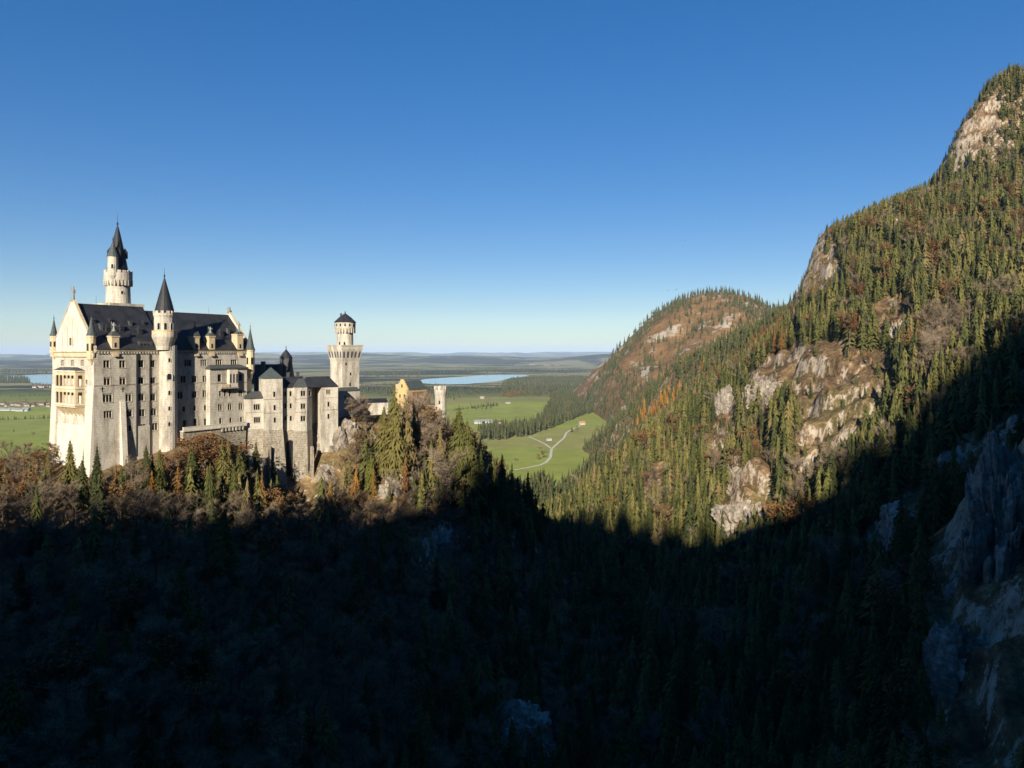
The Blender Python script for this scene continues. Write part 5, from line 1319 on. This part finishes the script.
# ------------------------------------------------------------------ forest scatter
CASTLE = [(FP.p2(-8, 8)), (FP.p2(L, 9)), KP.p2(40, 5), cwp.p2(30, 6), (rc_[0]+5, rc_[1]-3), (rc_[0]+5, rc_[1]+30), FP.p2(L+10, -50), FP.p2(-8, -40)]
RUST = [[(606,450),(625,425),(640,405),(664,378),(684,370),(684,398),(660,412),(640,425),(618,452)]]
YEL = [[(690,362),(712,350),(720,372),(694,384)], [(748,325),(785,320),(790,345),(755,352)]]
PINKBARE = [[(925,320),(960,320),(958,370),(915,385)], [(655,455),(665,455),(662,510),(645,510)], [(990,130),(1015,130),(1015,160),(990,160)]]
LIM = np.array([(-100,455),(30,455),(52,462),(62,466),(94,470),(100,458),(150,452),(165,448),(180,440),(200,433),(235,440),(246,452),(262,470),(290,490),(300,505),(318,500),(322,470),(345,440),(360,428),(380,410),(432,420),(448,412),(470,422),(490,450),
                (520,476),(540,465),(560,478),(585,466),(598,446),(608,432),(622,412),(640,396),(680,384),(700,374),(735,352),(765,330),(800,300),(830,224),(868,204),(905,188),(930,176),(955,146),(968,112),(985,80),(1008,62),(1040,66),(1400,60)], float)
def limpy(px): return np.interp(px, LIM[:, 0], LIM[:, 1])
cand = []
gold_xy = []
for k in range(64):
    f = rng.random(); gpx_ = 636+44*f; gpy_ = 418-22*f+rng.uniform(-7, 9); hp = hit(gpx_, gpy_, 300)
    if hp is None or hp[1] > 1000 or (gold_xy and min((a-hp[0])**2+(b-hp[1])**2 for a, b in gold_xy) < 14): continue
    plant('gold_larch', *hp, rng.uniform(11, 17), 'bright orange larch in the orange strip on the flank below the rust hill', 'larch', 'orange larches in the strip below the rust hill', 'larch_tree', wide=1.1); gold_xy.append((hp[0], hp[1]))
for px_, pb_, pt_2, lb_ in ((704, 372, 355, 'golden larch alone among green spruces, lower of two below the hill crest'), (152, 524, 470, 'golden larch below the palace stair tower foot'), (330, 520, 478, 'golden larch on the brown slope under the end house crag'), (356, 505, 466, 'golden larch left of the bright green bushy spruce')):
    hp = hit(px_, pb_, 100)
    if hp: plant('gold_larch', *hp, max(5, (HY-pt_2)/F*hp[1]-hp[2]), lb_, 'larch', None, 'larch_tree', wide=1.3); gold_xy.append((hp[0], hp[1]))
GXY = np.array(gold_xy)
def grid(x0, x1, y0, y1, sp):
    for x in np.arange(x0, x1, sp):
        for y in np.arange(y0, y1, sp):
            yield x+rng.uniform(-.5, .5)*sp, y+rng.uniform(-.5, .5)*sp
pts = np.array(list(grid(-260, 700, 70, 820, 4.7)))
zz = H(pts[:, 0], pts[:, 1]); ppx = CX+F*pts[:, 0]/pts[:, 1]; ppy = HY-F*zz/pts[:, 1]
inC = polymask(pts[:, 0], pts[:, 1], CASTLE)
clr = np.zeros(len(pts), bool)
for pl in CLEAR+CRAGS: clr |= polymask(ppx, ppy-4, pl) & (pts[:, 1] > 150)
rust = np.zeros(len(pts), bool); yel = rust.copy(); pink = rust.copy()
for pl in RUST: rust |= polymask(ppx, ppy-4, pl)
for pl in YEL: yel |= polymask(ppx, ppy-6, pl)
for pl in PINKBARE: pink |= polymask(ppx, ppy-8, pl)
dens = fbm(pts[:, 0]/40, pts[:, 1]/40, 3)
slope = np.hypot(H(pts[:, 0]+3, pts[:, 1])-H(pts[:, 0]-3, pts[:, 1]), H(pts[:, 0], pts[:, 1]+3)-H(pts[:, 0], pts[:, 1]-3))/6
HX_ = np.array(hero_xy)
for i in range(len(pts)):
    x, y = pts[i]; z = zz[i]; px = ppx[i]
    if z < -148.5 or inC[i] or px < -180 or px > 1420: continue
    right = x > 45+.03*(y-200) and y > 90
    near_cliff = px > 925 and 70 < x < 175 and 95 < y < 235
    if near_cliff and (slope[i] > .9 or rng.random() < (.93 if y < 205 else .55)): continue
    if clr[i] and rng.random() < .89: continue
    if slope[i] > 2.6: continue
    if not right and y < 60: continue
    if right and np.min((GXY[:, 0]-x)**2+(GXY[:, 1]-y)**2) < 60: continue
    if HX_.size and np.min((HX_[:, 0]-x)**2+(HX_[:, 1]-y)**2) < 9: continue
    r = rng.random()
    if right:
        if rng.random() < .02+.55*max(0, -dens[i]-.15): continue
        kind = 'autumn' if (rust[i] and r < .85) else 'larch' if (yel[i] and r < .7) else ('bare' if (pink[i] and r < .8) or r < .06 else ('autumn' if r < .085 else 'spruce'))
        h = (9+17*rng.random()**.8+3.5*dens[i]*2)*(1 if y < 600 else .85); h = max(h, 8); 
        if clr[i]: h *= rng.uniform(.25, .6)
        if ppy[i]-h/y*F < limpy(px) or z > 180: h *= .75
    else:
        sunny = ppy[i] < 525
        if rng.random() < (.15 if sunny else .22): continue
        east = px > 420
        kind = ('spruce' if r < .55 else 'bare' if r < .9 else 'autumn') if east else ('spruce' if r < .42 else 'bare' if r < .90 else 'larch' if r < .94 else 'autumn') if sunny else ('bare' if r < (.62 if sunny else .78) else 'autumn' if r < (.84 if sunny else .84) else 'spruce')
        h = rng.uniform(9, 16) if kind != 'spruce' else rng.uniform(10, 19)
        if sunny and not east: h *= rng.uniform(.7, 1.1)
        if x < 130 and 330 < y < 800 and z < -105: kind = 'spruce'; h = rng.uniform(14, 22)
    top = ppy[i]-h/y*F; lp = limpy(px)
    if top < lp-2:
        h2 = (ppy[i]-lp)*y/F
        if h2 < 3.0 and not (right and y > 350): continue
        h = max(h2, 7.5 if right and y > 350 else 0)*rng.uniform(.85, 1.03)
    cand.append((x, y, z, h, kind, px, ppy[i], right))
# the 300 of each kind that show largest become individuals
vis = []
for c in cand:
    x, y, z, h, kind, px, py, right = c
    ok = 0 < px < 1024 and py-h/y*F < 768 and seen(x, y, z+h*.8)
    vis.append(h/y if ok else 0)
order = sorted(range(len(cand)), key=lambda i: -vis[i])
solo = set(); cnt = {'spruce': 0, 'bare': 0, 'larch': 0, 'autumn': 0}; cap = {'spruce': 262, 'bare': 285, 'larch': 280, 'autumn': 280}
for i in order:
    k = cand[i][4]
    if vis[i] > 0 and cnt[k] < cap[k]: solo.add(i); cnt[k] += 1
def where(px, py, right, y):
    if right: return 'on the shaded slope right of the gorge' if py > shade_py(px) else 'on the sunlit mountain slope right of the gorge'
    if px > 420: return 'in the gorge below the gate tower'
    return 'in the shaded forest below the castle' if py > 512 else 'on the sunlit slope at the castle foot'
def shade_py(px): return np.interp(px, [e[0] for e in EDGE], [e[1] for e in EDGE])
LAB = {'spruce': ('spruce', 'spruce_tree', 'spruce', 'dark green pointed spruce'), 'bare': ('bare_tree', 'bare_tree', 'tree', 'leafless grey brown tree'), 'larch': ('larch', 'larch_tree', 'larch', 'orange autumn larch'), 'autumn': ('autumn_tree', 'beech_tree', 'tree', 'rust brown beech tree')}
MS = {k: [] for k in LAB}
for i, c in enumerate(cand):
    x, y, z, h, kind, px, py, right = c
    if i in solo:
        k, nm, ct_, lb = LAB[kind]; w_ = where(px, py, right, y)
        plant(k, x, y, z, h, f'{lb} {w_}', ct_, f'{ct_}s of one kind {w_}' if False else f'{lb}s {w_}', nm, wide=rng.uniform(.9, 1.2))
    else: MS[kind].append((x, y, z, h))
# ragged tree line along the ridge behind the camera belongs to the same forest
for k in range(260):
    x = rng.uniform(-330, 330); y = RIDGE_Y+rng.uniform(-14, 14); MS['spruce'].append((x, y, Hf(x, y), rng.uniform(13, 24)))
mass('spruce_forest', 'spruce_mass', MS['spruce'], 'dense dark green spruce forest covering the steep slopes', 'forest')
mass('bare_forest', 'bare_mass', MS['bare'], 'leafless grey brown woodland on the gorge slopes', 'forest')
mass('larch_forest', 'autumn_mass', MS['larch'], 'orange larches beyond the nearer spruces on the mountain flank', 'forest')
mass('beech_forest', 'autumn_mass', MS['autumn'], 'scattered rust brown beeches deeper in the forest', 'forest')
print('TREES', len(cand), cnt, {k: len(v) for k, v in MS.items()})

# ------------------------------------------------------------------ shrubs on the sunlit castle rock and brown slopes
k_ = 0; SHR = []
for i in range(len(pts)):
    x, y = pts[i]; px, py = ppx[i], ppy[i]
    if inC[i] or not (0 < px < 480) or not (425 < py < 545) or rng.random() > .62: continue
    h = min(rng.uniform(2.2, 5.0), (py-limpy(px)+6)*y/F)
    if h < 1.2: continue
    if k_ < 240 and seen(x, y, zz[i]+h): plant('shrub', x, y, zz[i], h, 'low rust brown shrub on the sunlit slope at the castle foot', 'shrub', 'rust brown shrubs on the slope at the castle foot', 'shrub', wide=rng.uniform(.9, 1.5)); k_ += 1
    else: SHR.append((x, y, zz[i], h))
mass('undergrowth', 'shrub', SHR, 'rust brown undergrowth on the castle slope', 'undergrowth')

# ------------------------------------------------------------------ rounded hill and far woods
fp_ = []
for x, y in grid(-80, 1300, 1180, 2080, 13):
    z = float(H2(x, y))
    if z < ZP+1: continue
    px = CX+F*x/y; py = HY-F*z/y
    heath = polymask(np.array([px]), np.array([py]), [(612,372),(632,345),(660,318),(690,303),(735,300),(742,315),(735,335),(700,352),(680,362),(640,385)])[0]
    top_fringe = 685 < px < 765 and z > np.interp(px, prof_px, (HY-prof_py)/F*YC)-22
    n_v = fbm(np.array([x/60]), np.array([y/60]), 3)[0]
    p_ = .9
    if heath: p_ = .10 if n_v < .02 else .62
    if top_fringe: p_ = .5
    if px > 742 : p_ = .8
    if rng.random() < p_: fp_.append((x, y, z, rng.uniform(14, 26)))
for x, y in grid(-120, 820, 800, 1500, 8.5):       # wooded foot between the near mountain and the hill
    z = Hf(x, y) if y < 1150 else ZP
    px = CX+F*x/y; py = HY-F*max(z, ZP)/y
    if y >= 1150 and H2(x, y) > ZP: continue
    if z < -148.5 and y < 1150: continue
    if px < 552 or px > 860 or (y >= 1100 and px < 606 and py > 418): continue
    if rng.random() < .85: fp_.append((x, y, max(z, ZP), rng.uniform(13, 22)))
def wood(poly, sp, hmin, hmax, keep=1.0, z=ZP):
    xs = [G(*p) for p in poly]; x0, x1 = min(p[0] for p in xs), max(p[0] for p in xs); y0, y1 = min(p[1] for p in xs), max(p[1] for p in xs)
    poly2 = [(p[0], p[1]) for p in xs]; q = np.array(list(grid(x0, x1, y0, y1, sp)))
    if not len(q): return []
    ins = polymask(q[:, 0], q[:, 1], poly2)
    return [(a, b, z, rng.uniform(hmin, hmax)) for (a, b), k in zip(q, ins) if k and rng.random() < keep]
near_w = wood([(478,441),(492,440),(502,441),(512,437.5),(524,437.5),(534,434),(548,429.5),(557,426),(567,421.5),(580,417),(600,410),(606,407),(598,406),(575,409),(555,412),(545,417),(530,424),(520,427),(505,427.5),(490,428),(478,430)], 8.5, 15, 23, .85)
near_w += wood([(540,416),(552,400),(548,396),(565,392),(600,390),(604,408),(575,410)], 11, 14, 22, .9)
mid_w = wood([(500,391),(503,383),(512,379.6),(540,378),(590,377.5),(600,378),(600,391),(570,392.5),(540,396),(515,397),(505,395)], 20, 16, 24, .9)
mid_w += wood([(440,402),(440,389),(455,387),(475,388),(500,387),(500,393),(480,395),(460,400)], 26, 12, 20, .45)
mid_w += wood([(360,395),(360,386),(395,384),(440,386),(440,400)], 24, 12, 20, .6)
mid_w += wood([(462,409),(490,404),(500,406),(490,410)], 16, 8, 14, .6)
mid_w += wood([(-40,383.2),(-40,378),(5,376.9),(22,377.4),(30,379.5),(30,383.4),(0,383.6)], 22, 16, 24, .9)
mid_w += wood([(34,388),(32,383.8),(60,385),(60,388)], 26, 10, 16, .5)
mid_w += wood([(-40,410),(-40,405),(20,402),(60,401),(60,405),(30,406)], 24, 8, 14, .35)
far_w = wood([(360,377),(360,372),(420,371.5),(420,377)], 42, 18, 28, .8)
far_w += wood([(415,374.5),(420,371),(470,370.2),(540,369.5),(600,369),(600,374),(540,373.8),(480,373.4),(440,375)], 60, 18, 28, .7)
far_w += wood([(-60,374.6),(-60,371),(55,370),(55,373.2)], 55, 20, 30, .8)
mass('hill_forest', 'far_conifer', fp_, 'conifers dotted over the rust coloured hill and its foot', 'forest')
near_w += wood([(505,488),(528,486),(540,478),(560,486),(578,474),(596,455),(612,458),(604,500),(560,514),(510,506)], 6.5, 11, 19, .8)
mid_w += wood([(-40,436),(-40,386),(60,386),(60,436)], 90, 5, 11, .35)
mid_w += wood([(448,420),(455,392),(540,398),(520,420)], 60, 5, 11, .25)
for (xa, ya, xb, yb) in ((-30,397,58,395.5),(-30,421,58,418),(452,411,500,405),(380,391,440,392)):
    pa, pb = G(xa, ya), G(xb, yb)
    for k in range(70): f = rng.random(); mid_w.append((pa[0]+(pb[0]-pa[0])*f, pa[1]+(pb[1]-pa[1])*f+rng.uniform(-4, 4), ZP, rng.uniform(5, 11)))
orange = wood([(500,397),(506,393.5),(528,391.5),(530,394),(510,398)], 16, 10, 16, .7)
mass('valley_forest', 'far_conifer', near_w, 'conifer wood beside the green meadow on the valley floor', 'forest')
mass('plain_forest', 'far_conifer', mid_w+far_w, 'dark woods around the lakes on the plain', 'forest')
mass('autumn_wood', 'autumn_mass', orange, 'orange autumn wood at the far edge of the meadow', 'forest')
for j, (px, py, h, kd) in enumerate([(544,425,16,'spruce'),(597,431,13,'spruce'),(603,429,14,'spruce'),(516,422,14,'spruce'),(538,460,9,'autumn_tree'),(543,458,10,'autumn_tree'),(541,453,11,'bare_tree'),(546,453,9,'bare_tree'),(515,461,6,'shrub'),(33,438,12,'bare_tree'),(572,432,11,'spruce'),(577,431,10,'autumn_tree')]):
    x, y, z = G(px, py); nm, ct_ = KINDNAME[kd]
    plant(kd, x, y, ZP+.2, h, ['lone spruce in the wood gap above the forked path','left dark spruce at the meadow right edge','right dark spruce at the meadow right edge','round dark spruce beside the grey farm roofs','left rust tree inside the path bend','right rust tree inside the path bend','bare tree at the upper left of the path bend','bare tree at the upper right of the path bend','small shrub alone on the lower meadow','bare tree on the open field left of the palace','spruce beside the path below the orange house','rust tree beside the path below the orange house'][j], ct_, None, nm, wide=1.2)

# ------------------------------------------------------------------ houses on the plain
def house(px, py, w, d, hgt, rot, wall, roof, label, group=None, name='house', cat='house', windows=True):
    x, y, z = G(px, py); o = empty(name, (x, y, ZP), label, cat, group); ca, sa = math.cos(rot), math.sin(rot)
    def q(a, b, c): return (x+ca*a-sa*b, y+sa*a+ca*b, ZP+c)
    m_ = MB(); m_.prism([q(-w/2, -d/2, 0)[:2], q(w/2, -d/2, 0)[:2], q(w/2, d/2, 0)[:2], q(-w/2, d/2, 0)[:2]], ZP-1, ZP+hgt, False)
    rh = d*.32
    m_.poly([q(-w/2, -d/2, hgt), q(-w/2, d/2, hgt), q(-w/2, 0, hgt+rh)]); m_.poly([q(w/2, -d/2, hgt), q(w/2, d/2, hgt), q(w/2, 0, hgt+rh)]); m_.build('wall', M[wall], o)
    r_ = MB(); e = .7
    r_.quad(q(-w/2-e, -d/2-e, hgt-.3), q(w/2+e, -d/2-e, hgt-.3), q(w/2+e, 0, hgt+rh+.1), q(-w/2-e, 0, hgt+rh+.1)); r_.quad(q(-w/2-e, 0, hgt+rh+.1), q(w/2+e, 0, hgt+rh+.1), q(w/2+e, d/2+e, hgt-.3), q(-w/2-e, d/2+e, hgt-.3))
    r_.quad(q(-w/2-e, -d/2-e, hgt-.3), q(-w/2-e, 0, hgt+rh+.1), q(-w/2-e, 0, hgt+rh-.2), q(-w/2-e, -d/2-e, hgt-.55)); r_.build('roof', M[roof], o)
    if windows:
        m_ = MB(); nW = max(2, int(w/4))
        for k in range(nW):
            c = -w/2+w*(k+.5)/nW; m_.quad(q(c-.6, -d/2-.03, hgt*.5), q(c+.6, -d/2-.03, hgt*.5), q(c+.6, -d/2-.03, hgt*.5+1.5), q(c-.6, -d/2-.03, hgt*.5+1.5))
        m_.build('windows', M['glass'], o)
    return o
house(582, 424.6, 11, 9, 4.5, .3, 'house_white', 'tile_orange', 'orange roofed farmhouse at the upper right end of the gravel path')
house(549, 440.4, 9, 5, 2.6, .25, 'house_white', 'metal_roof', 'small white hut on the meadow between the forking paths', name='hut', cat='hut', windows=False)
house(478, 423.6, 16, 10, 5, .1, 'house_white', 'metal_roof', 'long grey roofed farm building left end of the farm above the wood', name='farm_building', cat='farm building')
house(487, 422.8, 22, 10, 4, .05, 'house_white', 'metal_roof', 'widest grey roofed farm building behind the wood', name='farm_building', cat='farm building')
house(499, 424.0, 14, 9, 5, -.1, 'house_cream', 'tile', 'brown roofed farm building right end of the farm above the wood', name='farm_building', cat='farm building')
house(482, 398.6, 13, 10, 4, .2, 'house_cream', 'house_cream', 'lone cream barn on the upper meadow', name='barn', cat='barn', windows=False)
house(508, 403.4, 14, 6, 2.4, .1, 'house_white', 'metal_roof', 'white shed in the middle of the upper meadow', name='shed', cat='shed', windows=False)
for k in range(9):
    house(2+k*3.1+rng.uniform(-.8, .8), 410.3+rng.uniform(-.9, 1.0), rng.uniform(16, 26), 9, 3.2, rng.uniform(-.2, .2), 'house_white', 'metal_roof', 'white low shed in the row at the village edge left of the palace', 'white sheds at the village edge', name='shed', cat='shed', windows=False)
for k in range(22):
    house(-4+k*2.7+rng.uniform(-1, 1), 405.4+rng.uniform(-1.6, 1.4), rng.uniform(11, 17), 10, 5, rng.uniform(-.5, .5), 'house_cream', 'tile', 'brown roofed house in the village left of the palace', 'brown roofed village houses left of the palace')
for k in range(9):
    house(36+k*2.2+rng.uniform(-1, 1), 387.2+rng.uniform(-.6, .8), rng.uniform(14, 20), 11, 6, rng.uniform(-.5, .5), 'house_white', 'tile', 'pale house by the near shore of the left lake', 'pale houses by the left lake')
for k in range(46):
    px = 522+rng.gauss(14, 15); house(px, 364.2+rng.uniform(-1.2, 1.6), rng.uniform(14, 26), 14, 6, rng.uniform(-.6, .6), 'house_white' if rng.random() < .6 else 'house_cream', 'tile', 'tiny pale house in the distant town beyond the lake', 'tiny houses of the distant town', windows=False)

# ------------------------------------------------------------------ rock outcrops
def rock(px, py, Y, sx, sy, sz, seed, label, mat='rock', sink=.55, zoff=0.0):
    bm = bmesh.new(); bmesh.ops.create_icosphere(bm, subdivisions=6 if sz > 10 else 5, radius=1.0)
    c = Vector(P(px, py, Y+sy*sink)); off = Vector((seed*7.1, seed*3.3, seed*1.7))
    for v in bm.verts:
        d = v.co.normalized(); p = Vector((d.x*sx, d.y*sy, d.z*sz))
        b = abs(d.x)**4+abs(d.y)**4+abs(d.z)**4; d2 = d*(b**(-1/4)*.5+.5)
        q = Vector((p.x*.16, p.y*.16, p.z*(.03 if mat == 'rock_grey' else .06)))+off; q += Vector((mnoise.noise(q*2+off), mnoise.noise(q*2-off), mnoise.noise(q*2.3)))*.35
        dist, cells = mnoise.voronoi(q); cr_ = mnoise.noise(cells[0]*13.7)          # blocks split by vertical clefts
        q2 = q*2.7; dist2, cells2 = mnoise.voronoi(q2); c2 = mnoise.noise(cells2[0]*9.1)
        n1 = mnoise.fractal(p*.07+off, .9, 2.1, 5); n2 = mnoise.fractal(p*.5+off*2, .8, 2.0, 3)
        k = 1+.34*n1+.30*cr_+.11*c2-.16*max(0, .12-(dist[1]-dist[0]))/.12+.05*n2
        v.co = Vector((d2.x*sx*k, d2.y*sy*k, d2.z*sz*k))
    me = bpy.data.meshes.new('rock_outcrop'); bm.to_mesh(me); bm.free(); me.materials.append(M[mat])
    o = bpy.data.objects.new('rock_outcrop', me); COL.objects.link(o); o.location = c; o.rotation_euler = (0, 0, seed*1.3)
    return tag(o, label, 'rock')
rock(332, 449, 297, 6.0, 8, 11.5, 1, 'grey brown crag carrying the end house of the castle')
rock(345, 444, 300, 3.5, 7, 9, 8, 'slim crag at the right of the end house crag')
rock(333, 478, 288, 7, 6, 5.5, 2, 'low pale rock step under the end house crag')
rock(399, 488, 280, 6.5, 6, 6, 3, 'pale rock face below the tall gatehouse spruce')
rock(385, 494, 277, 5, 5, 5, 9, 'small pale rock left of the gatehouse spruce rock')
rock(362, 492, 282, 4, 4, 3, 4, 'flat pale rock under the bright green spruce')
rock(432, 548, 268, 9, 7, 9, 5, 'shaded grey cliff below the gate tower trees', 'rock_grey')
rock(527, 762, 188, 14, 9, 11, 6, 'pale grey boulder cliff at the bottom of the gorge', 'rock_grey')
rock(745, 522, 403, 17, 10, 11, 7, 'pale crag at the edge of the shade on the right mountain')
rock(727, 410, 545, 9, 8, 17, 10, 'upright pale crag among the spruces on the right mountain')
rock(737, 470, 440, 7, 7, 11, 11, 'pale rock rib above the shaded crag')
rock(765, 400, 500, 14, 9, 15, 12, 'long pale crag at the left of the clearing')
rock(806, 352, 565, 13, 9, 14, 13, 'pale crag at the top of the clearing')
rock(990, 122, 738, 13, 10, 19, 14, 'grey cliff face just below the summit')
rock(822, 276, 700, 11, 10, 22, 15, 'steep crag on the left skyline of the mountain')
rock(893, 318, 512, 9, 8, 13, 16, 'pale crag high in the spruces right of the clearing')
rock(936, 276, 545, 8, 7, 11, 17, 'small pale crag beneath the summit forest')
rock(898, 216, 672, 6, 6, 9, 19, 'little pale crag near the skyline')
rock(1006, 625, 182, 20, 11, 44, 20, 'huge blue grey cliff at the lower right', 'rock_grey')
rock(966, 720, 164, 10, 6, 22, 21, 'lower spur of the cliff at the lower right', 'rock_grey')
rock(1020, 455, 240, 8, 7, 12, 22, 'shaded grey crag at the right edge above the cliff', 'rock_grey')
rock(897, 528, 262, 12, 6, 9, 23, 'shaded grey crag left of the big cliff', 'rock_grey')
rock(955, 476, 270, 7, 5, 9, 24, 'shaded crag between the big cliff and the slope forest', 'rock_grey')

# ------------------------------------------------------------------ birds
for (px, py, Y, s, rz, lb) in ((685, 241, 420, .9, .3, 'lone dark bird high in the open sky'), (676, 289.5, 430, 1.0, -.3, 'upper dark bird in front of the rust hill skyline'), (668, 290.5, 430, .9, .5, 'lower left dark bird beside the rust hill skyline')):
    m_ = MB(); x, y, z = P(px, py, Y); o = empty('bird', (x, y, z), lb, 'bird', None)
    m_.v = []; m_.f = []
    prof = [(.02, -.55), (.10, -.35), (.15, 0), (.11, .3), (.07, .42), (.09, .5), (.02, .62)]
    for r_, t in prof:
        for i in range(6):
            a = math.pi*2*i/6; m_.v.append((x+s*t, y+s*r_*math.cos(a), z+s*r_*math.sin(a)))
    for k in range(len(prof)-1):
        for i in range(6): m_.f.append((k*6+i, k*6+(i+1) % 6, (k+1)*6+(i+1) % 6, (k+1)*6+i))
    for sgn in (-1, 1):
        m_.poly([(x+s*.25, y+sgn*s*.08, z+s*.05), (x+s*.30, y+sgn*s*.7, z+s*.32), (x+s*.05, y+sgn*s*1.35, z+s*.22), (x-s*.12, y+sgn*s*.7, z+s*.28), (x-s*.25, y+sgn*s*.08, z+s*.04)])
    m_.poly([(x-s*.45, y-s*.05, z), (x-s*.9, y-s*.18, z), (x-s*.9, y+s*.18, z), (x-s*.45, y+s*.05, z)])
    b = m_.build('body', M['bird'], o); o.rotation_euler = (0, .1, rz+1.2)
